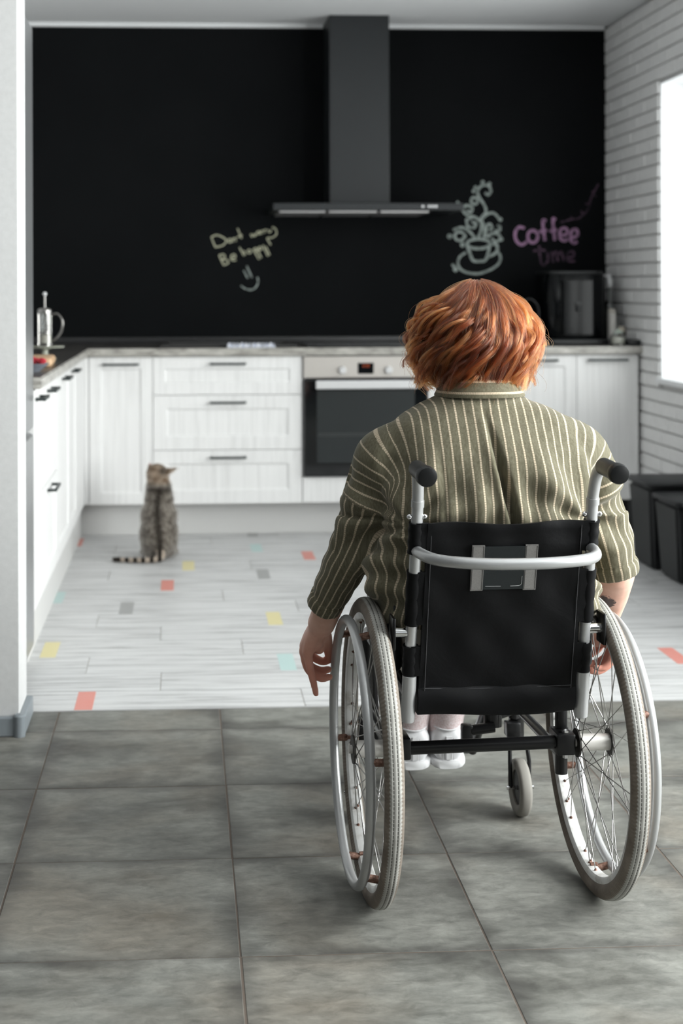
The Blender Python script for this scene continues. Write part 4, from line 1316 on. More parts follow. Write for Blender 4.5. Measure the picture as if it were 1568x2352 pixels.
obj('vinyl_pocket', patch(-.0392, .0362, .630, .713, .001, .003), pm, bk)
obj('pocket_edge', MB().tube([on_back(-.035, .6365, .0046), on_back(-.006, .6362, .0046)], .0005, 5).tube(spline([on_back(.012, .6362, .0046), on_back(.028, .637, .0046), on_back(.0325, .641, .0046), on_back(.033, .655, .0046)], 4), .0005, 5), plain('pale_vinyl_edge', (.35, .35, .35), .4), bk)
for x_ in (-.138, .141):
    obj('seam', MB().tube([on_back(x_, z_, .0012) for z_ in np.linspace(.43, .75, 14)], .0007, 5), M_STITCH, bk)
obj('seam', MB().tube([on_back(x_, .437 - .003 * math.sin((x_ + .138) * 11), .0012) for x_ in np.linspace(-.138, .141, 12)], .0007, 5), M_STITCH, bk)
# strap sleeves wrapped round the posts
for sd in (-1, 1):
    for (z0, z1, w_) in ((.700, .757, .0145), (.562, .664, .0142), (.462, .520, .0142)):
        n_ = 9
        Pp = [(sd * (.1655 - .002 * (z - .41) / .35), post_y(z), z) for z in np.linspace(z0, z1, n_)]
        rr = [w_ + .0009 * math.sin(k * 2.1 + z0 * 40 + sd) for k in range(n_)]
        mb = MB().tube(Pp, rr, 16)
        xa = sorted((sd * .142, sd * .166))
        mb.add([(x, post_y(z) - .0128 + dy, z) for dy in (0, .009) for (x, z) in ((xa[0], z0), (xa[1], z0), (xa[1], z1), (xa[0], z1))],
               [(0, 1, 2, 3), (7, 6, 5, 4), (0, 4, 5, 1), (1, 5, 6, 2), (2, 6, 7, 3), (3, 7, 4, 0)])
        obj('strap_sleeve', mb, M_NYLON, ch)
# seat and sagging lower back flap
obj('seat', MB().bbox(-.155, .155, -.085, .375, .432, .460, .012, 3), M_NYLON, ch)
def flap():
    nx, nz = 30, 14
    vs, fs = [], []
    n1 = (nx + 1) * (nz + 1)
    for layer in (0, 1):
        for i in range(nx + 1):
            for j in range(nz + 1):
                u_, v_ = i / nx, j / nz
                x = -.150 + .300 * u_
                z = .386 + .060 * v_ + .002 * math.sin(u_ * 7) * (1 - v_) - .004 * math.sin(math.pi * u_) * (1 - v_)
                y = -.112 - .012 * math.sin(v_ * math.pi) + .0015 * math.sin(u_ * 13 + v_ * 3)
                if layer: y = -.035 - .02 * (1 - v_)
                vs.append((x, y, z))
    for layer in (0, 1):
        for i in range(nx):
            for j in range(nz):
                q = layer * n1 + i * (nz + 1) + j
                f = (q, q + nz + 1, q + nz + 2, q + 1)
                fs.append(f if layer == 0 else f[::-1])
    for i in range(nx):
        for j in (0, nz):
            q = i * (nz + 1) + j; fs.append((q, q + nz + 1, n1 + q + nz + 1, n1 + q))
    for j in range(nz):
        for i in (0, nx):
            q = i * (nz + 1) + j; fs.append((q, q + 1, n1 + q + 1, n1 + q))
    return MB().add(vs, fs)
obj('lower_flap', flap(), M_NYLON, ch, angle=70)
# ------------------------------------------------------------------ organic modelling helpers
def remesh(mb, voxel, iters=4, lam=.5):
    """fuse overlapping closed pieces into one continuous skin and relax it; returns verts, polygons (mesh)"""
    me = mb.mesh('tmp')
    o = bpy.data.objects.new('tmp', me); link(o)
    md = o.modifiers.new('r', 'REMESH'); md.mode = 'VOXEL'; md.voxel_size = voxel
    dg = bpy.context.evaluated_depsgraph_get()
    out = bpy.data.meshes.new_from_object(o.evaluated_get(dg))
    bpy.data.objects.remove(o); bpy.data.meshes.remove(me)
    relax(out, iters, lam)
    return out
def get_v(me):
    a = np.empty(len(me.vertices) * 3, np.float32); me.vertices.foreach_get('co', a); return a.reshape(-1, 3).astype(np.float64)
def set_v(me, v):
    me.vertices.foreach_set('co', np.asarray(v, np.float32).ravel()); me.update()
def get_e(me):
    e = np.empty(len(me.edges) * 2, np.int32); me.edges.foreach_get('vertices', e); return e.reshape(-1, 2)
def get_n(me):
    a = np.empty(len(me.vertices) * 3, np.float32); me.vertex_normals.foreach_get('vector', a); return a.reshape(-1, 3).astype(np.float64)
def relax(me, iters, lam=.5, w=None):
    v, e = get_v(me), get_e(me)
    deg = np.bincount(e.ravel(), minlength=len(v))[:, None]
    for _ in range(iters):
        s = np.zeros_like(v)
        np.add.at(s, e[:, 0], v[e[:, 1]]); np.add.at(s, e[:, 1], v[e[:, 0]])
        d = (s / np.maximum(deg, 1) - v) * lam
        v = v + (d if w is None else d * w[:, None])
    set_v(me, v)
def capsules(mb, pts, rad, n=16, sub=4):
    """rounded tapered limb through the points"""
    P = spline(pts, sub) if len(pts) > 2 else [Vector(p) for p in pts]
    if len(pts) > 2:
        rr = []
        for i in range(len(pts) - 1):
            for k in range(sub): rr.append(rad[i] + (rad[i + 1] - rad[i]) * k / sub)
        rr.append(rad[-1])
    else:
        rr = list(rad)
    mb.tube(P, rr, n)
    mb.ball(P[0], rr[0], nu=n, nv=10); mb.ball(P[-1], rr[-1], nu=n, nv=10)
    return mb
def sstep(a, b, x):
    t = np.clip((x - a) / (b - a), 0, 1); return t * t * (3 - 2 * t)
def fattr(me, name, arr):
    a = me.attributes.new(name, 'FLOAT', 'POINT'); a.data.foreach_set('value', np.asarray(arr, np.float32))
def snoise(v, s, seed=0.0):
    return np.array([mnoise.noise(Vector((p[0] * s + seed, p[1] * s + seed * 1.7, p[2] * s - seed))) for p in v])

# ------------------------------------------------------------------ skin
def mat_skin():
    m, nt, b = new_mat('fair_skin')
    v = coords(nt)
    n = noise_tex(nt, v, 30, 5, .6)
    c = ramp(nt, n, [(.3, (.60, .345, .265)), (.7, (.70, .445, .36))])
    # redder, darker skin at hand height
    s = N(nt, 'ShaderNodeSeparateXYZ'); L(nt, v, s.inputs[0])
    hm = ramp(nt, s.outputs[2], [(.40, (1, 1, 1)), (.50, (0, 0, 0))])
    c = mixc(nt, math_n(nt, 'MULTIPLY', hm, .7), c, (.58, .215, .155))
    # forearm tattoo
    dv = N(nt, 'ShaderNodeVectorMath', operation='DISTANCE'); L(nt, v, dv.inputs[0]); dv.inputs[1].default_value = (.268, .062, .548)
    tn_ = noise_tex(nt, mapping(nt, v, (1, 1, 2.0)), 95, 4, .6, 1.5)
    tf = math_n(nt, 'ADD', math_n(nt, 'MULTIPLY', dv.outputs['Value'], -28), math_n(nt, 'ADD', math_n(nt, 'MULTIPLY', tn_, .9), .22))
    c = mixc(nt, math_n(nt, 'MULTIPLY', ramp(nt, tf, [(.12, (0, 0, 0)), (.17, (1, 1, 1))]), .9), c, (.035, .035, .04))
    L(nt, c, b.inputs['Base Color'])
    b.inputs['Roughness'].default_value = .5
    b.inputs['Subsurface Weight'].default_value = .12
    b.inputs['Subsurface Radius'].default_value = (.012, .005, .003)
    b.inputs['Specular IOR Level'].default_value = .35
    bump(nt, b, noise_tex(nt, v, 260, 3), .12, .001)
    return m
M_SKIN = mat_skin()

def hand(mb, m, pinky_down):
    """m mirrors across x; palm outer side faces away from the chair"""
    def q(p): return (m * p[0], p[1], p[2])
    W_ = (.297, .155, .500)
    KN = [(.314, .225, .452), (.326, .207, .441), (.329, .187, .436), (.324, .168, .438)]
    for k in KN: capsules(mb, [q(W_), q(((W_[0] + k[0]) / 2 + .003, (W_[1] + k[1]) / 2, (W_[2] + k[2]) / 2)), q(k)], [.0185, .0165, .0118])
    mb.ball(q((.307, .188, .465)), .021, .034, .030)
    mb.ball(q((.297, .203, .443)), .015, .022, .018)
    F = [[KN[0], (.309, .234, .418), (.287, .236, .402), (.272, .232, .404)],
         [KN[1], (.320, .212, .405), (.294, .214, .388), (.275, .211, .391)],
         [KN[2], (.320, .190, .398), (.295, .191, .379), (.276, .190, .381)],
         [KN[3], (.319, .166, .404), (.312, .165, .376), (.307, .168, .352)] if pinky_down else
         [KN[3], (.314, .167, .405), (.296, .169, .390), (.281, .170, .392)]]
    R = [[.0112, .0098, .0090, .0078], [.0114, .0100, .0092, .0080], [.0110, .0096, .0088, .0077], [.0102, .0088, .0078, .0066]]
    for f, r in zip(F, R): capsules(mb, [q(p) for p in f], r, 12, 4)
    capsules(mb, [q((.292, .178, .478)), q((.281, .206, .456)), q((.275, .224, .432)), q((.272, .230, .414))], [.0175, .0140, .0110, .0088], 12, 4)
    # finger pads and knuckle bumps
    for f in F:
        mb.ball(q(f[0]), .0105, nu=10, nv=6)
    return mb

PB = MB()
HC = Vector((.0, .055, 1.088))
PB.ball((0, .050, 1.105), .074, .094, .088, 28, 18)          # cranium
PB.ball((0, .085, 1.055), .060, .070, .078, 24, 14)          # face
PB.ball((0, .118, 1.000), .030, .030, .024)                  # chin
PB.ball((0, .075, 1.010), .050, .058, .034)                  # jaw
capsules(PB, [(0, .150, 1.085), (0, .160, 1.066), (0, .168, 1.050)], [.008, .010, .012], 10)   # nose
PB.ball((0, .148, 1.098), .046, .016, .012)                  # brow
PB.ball((0, .150, 1.024), .022, .011, .008)                  # lips
for s in (-1, 1):
    PB.ball((s * .036, .138, 1.060), .020, .016, .016)       # cheeks
    PB.ball((s * .077, .055, 1.070), .010, .020, .032)       # ears
capsules(PB, [(0, .022, .90), (0, .035, .97), (0, .045, 1.04)], [.060, .050, .052], 20)
# trunk under the clothes
PB.lathe([(.001, .49), (.14, .50), (.150, .53), (.150, .60), (.150, .72), (.150, .80), (.130, .86), (.08, .90), (.04, .92), (.001, .925)], (0, .005, 0), 30, 'Z', False, 1.0, .52)
for s in (-1, 1):
    el = (s * .248, .048, .665) if s < 0 else (.284, .050, .612)
    capsules(PB, [(s * .150, .01, .855), (s * .203, .024, .775), el], [.048, .041, .034], 18)
    wr = (s * .297, .155, .500)
    mid = tuple((a * .55 + b * .45) for a, b in zip(el, wr))
    capsules(PB, [el, mid, wr], [.036 if s < 0 else .039, .031 if s < 0 else .0365, .0285], 18)
    # legs
    capsules(PB, [(s * .085, -.02, .535), (s * .085, .18, .545), (s * .075, .365, .530)], [.078, .072, .055], 18)
    capsules(PB, [(s * .075, .365, .530), (s * .060, .485, .36), (s * .037, .556, .165), (s * .037, .560, .135)], [.055, .044, .028, .026], 18)
    capsules(PB, [(s * .037, .555, .130), (s * .040, .66, .132)], [.024, .020], 12)
hand(PB, -1, True)
hand(PB, 1, False)
body_me = remesh(PB, .0036, 3, .5)
body_me.name = 'person'
body_me.materials.append(M_SKIN); body_me.shade_smooth()
person = bpy.data.objects.new('person', body_me); link(person)
person.location, person.rotation_euler = CH_LOC, (0, 0, CH_ROT)
tag(person, 'red-haired person in olive striped shirt seated in the wheelchair, seen from behind', 'person')
ORG[person.name] = Vector((0, 0, 0))
M_EYE = plain('eye_white', (.8, .8, .78), .15)
for s in (-1, 1):
    e_ = obj('eye', MB().ball((s * .031, .139, 1.081), .0115), M_EYE, person)
    obj('iris', MB().lathe([(.0005, .0117), (.0055, .0108), (.0055, .0095), (.0005, .0095)], (s * .031, .139, 1.081), 16, 'Y'), plain('brown_iris', (.07, .04, .02), .15), e_)

# ------------------------------------------------------------------ shirt
def mat_shirt():
    m, nt, b = new_mat('olive_striped_cotton')
    def A(n):
        a = N(nt, 'ShaderNodeAttribute'); a.attribute_name = n; return a.outputs['Fac']
    u_, v_ = A('su'), A('sv')
    wob = math_n(nt, 'MULTIPLY', math_n(nt, 'SUBTRACT', noise_tex(nt, coords(nt), 18, 3), .5), .10)
    ph = math_n(nt, 'FRACT', math_n(nt, 'ADD', math_n(nt, 'DIVIDE', u_, .0170), wob))
    d = math_n(nt, 'ABSOLUTE', math_n(nt, 'SUBTRACT', ph, .5))
    stripe = ramp(nt, d, [(.085, (1, 1, 1)), (.115, (0, 0, 0))])
    lad = math_n(nt, 'FRACT', math_n(nt, 'DIVIDE', v_, .0042))
    dash = ramp(nt, lad, [(.60, (1, 1, 1)), (.72, (.45, .45, .45)), (.90, (.45, .45, .45)), (1.0, (1, 1, 1))])
    f = math_n(nt, 'MULTIPLY', stripe, dash)
    slub = noise_tex(nt, mapping(nt, coords(nt), (70, 70, 9)), 4, 5, .65)
    base = ramp(nt, slub, [(.3, (.080, .072, .045)), (.5, (.114, .104, .069)), (.75, (.152, .141, .099))])
    c = mixc(nt, f, base, (.47, .39, .29))
    # side edges of a stripe are a touch darker
    L(nt, c, b.inputs['Base Color'])
    b.inputs['Roughness'].default_value = .85
    b.inputs['Specular IOR Level'].default_value = .15
    b.inputs['Sheen Weight'].default_value = .12
    h = math_n(nt, 'ADD', math_n(nt, 'MULTIPLY', f, .5), math_n(nt, 'MULTIPLY', noise_tex(nt, coords(nt), 900, 2), .4))
    bump(nt, b, h, .25, .0015)
    return m
M_SHIRT = mat_shirt()

def superring(cx, cy, z, a, b, e=2.5, n=40):
    out = []
    for k in range(n):
        t = 2 * math.pi * k / n
        c_, s_ = math.cos(t), math.sin(t)
        out.append((cx + a * math.copysign(abs(c_) ** (2 / e), c_), cy + b * math.copysign(abs(s_) ** (2 / e), s_), z))
    return out
def loft(rings):
    n = len(rings[0]); vs = [p for r in rings for p in r]
    fs = [(i * n + k, i * n + (k + 1) % n, (i + 1) * n + (k + 1) % n, (i + 1) * n + k) for i in range(len(rings) - 1) for k in range(n)]
    fs += [tuple(range(n - 1, -1, -1)), tuple((len(rings) - 1) * n + k for k in range(n))]
    return MB().add(vs, fs)
TOR = [(.545, -.005, .000, .205, .140), (.60, .0, -.008, .222, .142), (.66, .0, -.015, .216, .140), (.72, .0, -.022, .206, .138), (.78, .0, -.022, .204, .132),
       (.83, 0, -.018, .200, .122), (.870, 0, -.012, .196, .108), (.900, 0, -.004, .190, .096), (.922, 0, .002, .180, .086), (.938, 0, .007, .162, .078), (.952, 0, .011, .132, .073), (.964, 0, .014, .100, .069), (.976, 0, .016, .080, .064)]
SB = loft([superring(cx, cy, z, a, b) for (z, cx, cy, a, b) in TOR])
SL_L = [(-.145, .000, .872), (-.182, .012, .842), (-.210, .024, .766), (-.250, .050, .665), (-.297, .128, .541)]
SR_L = [.066, .070, .064, .054, .0385]
SL_R = [(.150, .000, .872), (.196, .012, .842), (.230, .024, .766), (.262, .040, .690), (.284, .050, .608)]
SR_R = [.066, .070, .065, .059, .0505]
def flat_limb(mb, pts, rad, n=24, sub=5):
    P = spline(pts, sub); rr = []
    for i in range(len(pts) - 1):
        for k in range(sub): rr.append(rad[i] + (rad[i + 1] - rad[i]) * k / sub)
    rr.append(rad[-1])
    mb.tube(P, rr, n); mb.ball(P[0], rr[0], nu=n, nv=10)
flat_limb(SB, SL_L, SR_L); flat_limb(SB, SL_R, SR_R)
SB.ball((.178, -.055, .598), .045, .055, .055)
SB.ball((-.192, -.03, .630), .045, .065, .06)
sh_me = remesh(SB, .0036, 0)
# keep the cuffs and hem crisp while relaxing everything else
v = get_v(sh_me)
keep = np.ones(len(v))
for (c_, r_) in ((SL_L[-1], .05), (SL_R[-1], .055)):
    keep *= sstep(r_ * .8, r_ * 1.3, np.linalg.norm(v - np.array(c_), axis=1))
relax(sh_me, 10, .5, keep * .9 + .1)
v, nrm = get_v(sh_me), get_n(sh_me)
def arm_coords(v, pts):
    """arc length along the sleeve axis and angle round it"""
    P = np.array([list(p) for p in spline(pts, 8)])
    seg = P[1:] - P[:-1]; ln = np.linalg.norm(seg, axis=1); cum = np.concatenate([[0], np.cumsum(ln)])
    best = np.full(len(v), 1e9); s = np.zeros(len(v)); ang = np.zeros(len(v)); rad = np.zeros(len(v))
    for i in range(len(seg)):
        t = np.clip(((v - P[i]) @ seg[i]) / ln[i] ** 2, 0, 1)
        if i == 0: t = np.clip(((v - P[i]) @ seg[i]) / ln[i] ** 2, -6, 1)
        q = P[i] + t[:, None] * seg[i]
        d = np.linalg.norm(v - q, axis=1)
        ok = d < best
        best[ok] = d[ok]; s[ok] = (cum[i] + t * ln[i])[ok]
        ax = seg[i] / ln[i]
        ref = np.array([0, -1.0, 0]); e1 = ref - ax * (ref @ ax); e1 /= np.linalg.norm(e1); e2 = np.cross(ax, e1)
        w_ = v - q
        ang[ok] = np.arctan2(w_ @ e2, w_ @ e1)[ok]
        rad[ok] = d[ok]
    return s, ang, rad, cum[-1]
side = np.where(v[:, 0] < 0, -1, 1)
sL, aL, dL, TL = arm_coords(v, SL_L); sR, aR, dR, TR = arm_coords(v, SL_R)
s_ = np.where(side < 0, sL, sR); an = np.where(side < 0, aL, aR); dr = np.where(side < 0, dL, dR)
SEAM = .132
axl = np.abs(v[:, 0])
in_torso_d = np.zeros(len(v))
# is the vertex on the arm rather than the trunk: compare with trunk half width at this height
hw = np.interp(v[:, 2], [t[0] for t in TOR], [t[3] for t in TOR])
arm_r = np.interp(s_, [0, .05, .13, .24, .37], [.075, .075, .07, .062, .05])
armw = sstep(1.25, .98, dr / arm_r) * sstep(.01, .06, s_)
under = v[:, 2] < .74
armw = np.where(under & (axl < hw + .004) & (dr > arm_r * 1.12), 0, armw)
sleeve = (s_ > SEAM) & (dr < arm_r * 1.16) & (axl > .165)
# --- cloth folds
fold = np.zeros(len(v))
n1 = snoise(v * np.array([1, 1, .55]), 13, 3.1); n2 = snoise(v, 34, 8.2)
fold += .0042 * n1 + .0014 * n2
back = v[:, 1] < .03
# drag folds from the armpits toward the shoulder blades
for sx in (-1, 1):
    cx_, cz_ = sx * .168, .742
    ddx, ddz = (v[:, 0] - cx_) * -sx, v[:, 2] - cz_
    r_ = np.hypot(ddx, ddz); th_ = np.arctan2(ddz, ddx)
    fold += back * .0095 * np.sin(th_ * 7.5 + sx) * np.exp(-((r_ - .085) / .06) ** 2)
# slack above the backrest
fold += back * .0060 * np.sin(v[:, 0] * 95 + 1.2 * np.sin(v[:, 2] * 30)) * np.exp(-((v[:, 2] - .775) / .05) ** 2) * (axl < .16)
# left flank bunching and sleeve wrinkles
flank = (~sleeve) & (axl > .15) & (v[:, 2] < .72)
fold += flank * .006 * np.sin(v[:, 2] * 120 + v[:, 1] * 40 + v[:, 0] * 30)
fold += sleeve * (.0012 * np.sin(s_ * 115 + 1.6 * np.sin(an * 2)) * sstep(.16, .22, s_))
# sleeve set in below the drop-shoulder seam
fold += np.where(sleeve, -.0055 * sstep(SEAM, SEAM + .006, s_), 0)
fold += -.0030 * np.exp(-((s_ - SEAM) / .0035) ** 2) * (dr < arm_r * 1.16) * (axl > .165)
# centre-back pleat, opening downward
pl = -.012 + .040 * (.965 - v[:, 2]) / .24
pd = v[:, 0] - pl
op = sstep(.972, .80, v[:, 2])
fold += back * (v[:, 2] > .55) * (-.034 * op * np.exp(-((pd) / (.0040 + .003 * op)) ** 2) + .0065 * op * np.exp(-((pd + .014) / .010) ** 2) + .002 * op * np.exp(-((pd - .02) / .012) ** 2))
# second shallow pleat on the left
pd2 = v[:, 0] + .105 - .02 * (.90 - v[:, 2])
fold += back * -.0055 * np.exp(-(pd2 / .006) ** 2) * sstep(.90, .83, v[:, 2]) * sstep(.70, .76, v[:, 2])
# turned-up cuffs
for (tot, msk, wd) in ((TL, side < 0, .030), (TR, side > 0, .030)):
    inn = msk & (s_ > tot - wd) & (dr < arm_r * 1.4) & (axl > .2)
    fold += np.where(inn, .0030, 0)
    fold += np.where(msk & (axl > .2), -.0028 * np.exp(-((s_ - (tot - wd)) / .003) ** 2), 0)
# hollow at the backrest edge: cloth is pressed flat against the sling
v = v + nrm * fold[:, None]
lim = np.interp(v[:, 2], [.41, .765, .80], [-.088, -.166, -.30])
v[:, 1] = np.where((v[:, 2] < .80) & (axl < .16), np.maximum(v[:, 1], lim), v[:, 1])
set_v(sh_me, v)
relax(sh_me, 1, .35)
# --- stripe coordinates
arc = axl + .15 * np.clip(axl - .12, 0, 1)
u_arm = .172 + s_ * 1.02
wr = sstep(.140, .205, axl) * sstep(1.55, 1.15, dr / arm_r) * np.where(flank & (dr > arm_r * 1.2), 0, 1)
su = np.where(sleeve, 5 + an * .048, side * (arc * (1 - wr) + u_arm * wr))
su = su + np.where(~sleeve, .25 * np.clip(.93 - v[:, 2], 0, .3) * 0, 0)
sv = np.where(sleeve, s_, np.where(wr > .5, an * .06, v[:, 2]))
fattr(sh_me, 'su', su + .0052); fattr(sh_me, 'sv', sv)
sh_me.materials.append(M_SHIRT); sh_me.shade_smooth()
shirt = bpy.data.objects.new('shirt', sh_me); link(shirt, person)
shirt['label'] = 'olive shirt with cream woven stripes and dropped shoulders'
ORG[shirt.name] = Vector((0, 0, 0))
# collar: folded band round the neck
rings = []
for (z, a, b, cy) in ((.966, .0845, .071, .018), (.965, .0885, .075, .016), (.968, .0890, .0755, .016), (.985, .0800, .069, .020), (1.000, .0700, .062, .024), (1.005, .0680, .060, .025), (1.004, .0650, .057, .025), (.975, .0740, .062, .018)):
    rings.append(superring(0, cy, z + .008, a, b, 2.1, 56))
n_ = 56
vs = [p for r in rings for p in r]
fs = [(i * n_ + k, i * n_ + (k + 1) % n_, ((i + 1) % 8) * n_ + (k + 1) % n_, ((i + 1) % 8) * n_ + k) for i in range(8) for k in range(n_)]
cme = MB().add(vs, fs).mesh('collar', weld=False)
cv_ = get_v(cme)
# two stripes run along the collar
fattr(cme, 'su', (cv_[:, 2] - .9825) * .78 + .0085); fattr(cme, 'sv', np.arctan2(cv_[:, 0], -cv_[:, 1]) * .08)
cme.materials.append(M_SHIRT)
obj('collar', cme, None, shirt, angle=60)

# ------------------------------------------------------------------ trousers, socks, shoes
M_TRS = plain('pale_beige_cotton', (.58, .54, .49), .85)
TB = MB()
TB.lathe([(.001, .462), (.14, .466), (.172, .50), (.176, .56), (.165, .62), (.001, .63)], (0, -.01, 0), 28, 'Z', False, 1.0, .62)
for s in (-1, 1):
    capsules(TB, [(s * .098, -.03, .545), (s * .092, .18, .552), (s * .080, .372, .540)], [.084, .079, .066], 18)
    capsules(TB, [(s * .080, .372, .540), (s * .064, .470, .39), (s * .052, .525, .285)], [.066, .060, .052], 18)
tr_me = remesh(TB, .008, 6); tr_me.materials.append(M_TRS); tr_me.shade_smooth(); tr_me.name = 'trousers'
trs = bpy.data.objects.new('trousers', tr_me); link(trs, person); trs['label'] = 'pale beige trousers'
def mat_sock():
    m, nt, b = new_mat('thin_pinkish_white_sock')
    n = noise_tex(nt, coords(nt), 240, 4)
    L(nt, ramp(nt, n, [(.35, (.62, .48, .48)), (.65, (.78, .70, .71))]), b.inputs['Base Color']); b.inputs['Roughness'].default_value = .85
    return m
M_SOCK = mat_sock()
def mat_shoe():
    m, nt, b = new_mat('white_leather')
    n = noise_tex(nt, coords(nt), 120, 4)
    L(nt, ramp(nt, n, [(.3, (.72, .72, .74)), (.7, (.80, .80, .815))]), b.inputs['Base Color']); b.inputs['Roughness'].default_value = .42
    return m
M_SHOE = mat_shoe()
M_SOLE = plain('white_rubber_sole', (.76, .76, .77), .5)
M_SEAMG = plain('shoe_seam_grey', (.42, .42, .44), .7)
for fx, yaw in ((-.036, .04), (.043, -.02)):
    yh = .508
    def sp(x, y, z):      # shoe frame: heel at origin, toe along +y
        return (fx + x * math.cos(yaw) - y * math.sin(yaw), yh + x * math.sin(yaw) + y * math.cos(yaw), z + .16 * y)
    def ring(y, hw, z0, z1, e=2.6, n=22):
        out = []
        for k in range(n):
            t = 2 * math.pi * k / n
            c_, s2 = math.cos(t), math.sin(t)
            out.append(sp(1.06 * hw * math.copysign(abs(c_) ** (2 / e), c_), y, (z0 + z1) / 2 + (z1 - z0) / 2 * math.copysign(abs(s2) ** (2 / e), s2)))
        return out
    sk2 = MB()
    capsules(sk2, [sp(0, .045, .135), sp(0, .042, .185), sp(.004, .025, .25), sp(.010, .010, .31)], [.038, .044, .049, .050], 20)
    skm = remesh(sk2, .004, 3); skm.materials.append(M_SOCK); skm.shade_smooth(); skm.name = 'sock'
    so = bpy.data.objects.new('sock', skm); link(so, person)
    shz = [(.000, .020, .094, .150), (.004, .029, .091, .166), (.014, .0355, .090, .171), (.035, .0385, .089, .169), (.065, .039, .089, .163), (.10, .040, .089, .158), (.14, .043, .089, .146), (.18, .044, .089, .128), (.21, .040, .089, .116), (.232, .026, .091, .106)]
    shoe = obj('shoe', loft([ring(y, hw, z0, z1) for (y, hw, z0, z1) in shz]), M_SHOE, person, angle=60)
    shoe['label'] = 'white slip-on leather shoe'
    soles = [(-.002, .023, .0775, .097), (.004, .032, .077, .098), (.016, .0385, .0768, .099), (.06, .0415, .0768, .098), (.12, .0435, .0768, .097), (.18, .0465, .0768, .097), (.215, .041, .0768, .097), (.238, .024, .078, .096)]
    obj('sole', loft([ring(y, hw, z0, z1, 4.5) for (y, hw, z0, z1) in soles]), M_SOLE, shoe, angle=60)
    # heel pull strip and stitched seams
    hv = MB()
    pr = [(.152, -.0012), (.140, -.0035), (.120, -.0038), (.100, -.0025)]
    for (z_, o_) in pr: hv.v += [sp(-.0065, o_ - .0015, z_), sp(.0065, o_ - .0015, z_), sp(.0065, o_ + .006, z_), sp(-.0065, o_ + .006, z_)]
    for i in range(3):
        for e in range(4): hv.f.append((i * 4 + e, i * 4 + (e + 1) % 4, i * 4 + 4 + (e + 1) % 4, i * 4 + 4 + e))
    hv.f += [(0, 1, 2, 3), (15, 14, 13, 12)]
    obj('heel_strip', hv, M_SOLE, shoe, False)
    obj('topline', MB().tube([sp(.034 * math.cos(t), .034 - .034 * math.sin(t) * 1.0, .170 - .004 * abs(math.sin(t))) for t in np.linspace(.25, math.pi - .25, 18)], .0024, 8), M_SHOE, shoe)
    obj('seam', MB().tube([sp(-.009, -.0045, .150), sp(-.009, -.0065, .10)], .0006, 5).tube([sp(.009, -.0045, .150), sp(.009, -.0065, .10)], .0006, 5), M_SEAMG, shoe)
# ------------------------------------------------------------------ hair as real strands
def make_strands(name, pts, radii, mat, parent, extra=None):
    """pts (n, k, 3) ; radii (n, k)"""
    n, k = pts.shape[:2]
    cu = bpy.data.hair_curves.new(name)
    cu.add_curves([k] * n)
    cu.attributes['position'].data.foreach_set('vector', np.asarray(pts, np.float32).ravel())
    ra = cu.attributes.get('radius') or cu.attributes.new('radius', 'FLOAT', 'POINT')
    ra.data.foreach_set('value', np.asarray(radii, np.float32).ravel())
    if extra is not None:
        ca = cu.attributes.new('tint', 'FLOAT_COLOR', 'CURVE')
        c4 = np.concatenate([extra, np.ones((n, 1))], 1)
        ca.data.foreach_set('color', np.asarray(c4, np.float32).ravel())
    cu.materials.append(mat)
    o = bpy.data.objects.new(name, cu); link(o, parent)
    return o
def mat_hair(name, rough=.32, radial=.4):
    m, nt, b = new_mat(name)
    nt.nodes.remove(b)
    h = N(nt, 'ShaderNodeBsdfHairPrincipled')
    h.parametrization = 'COLOR'
    a = N(nt, 'ShaderNodeAttribute'); a.attribute_name = 'tint'
    L(nt, a.outputs['Color'], h.inputs['Color'])
    h.inputs['Roughness'].default_value = rough
    h.inputs['Radial Roughness'].default_value = radial
    L(nt, h.outputs[0], nt.nodes['Material Output'].inputs[0])
    return m
M_HAIR = mat_hair('auburn_hair')
hr = np.random.default_rng(5)
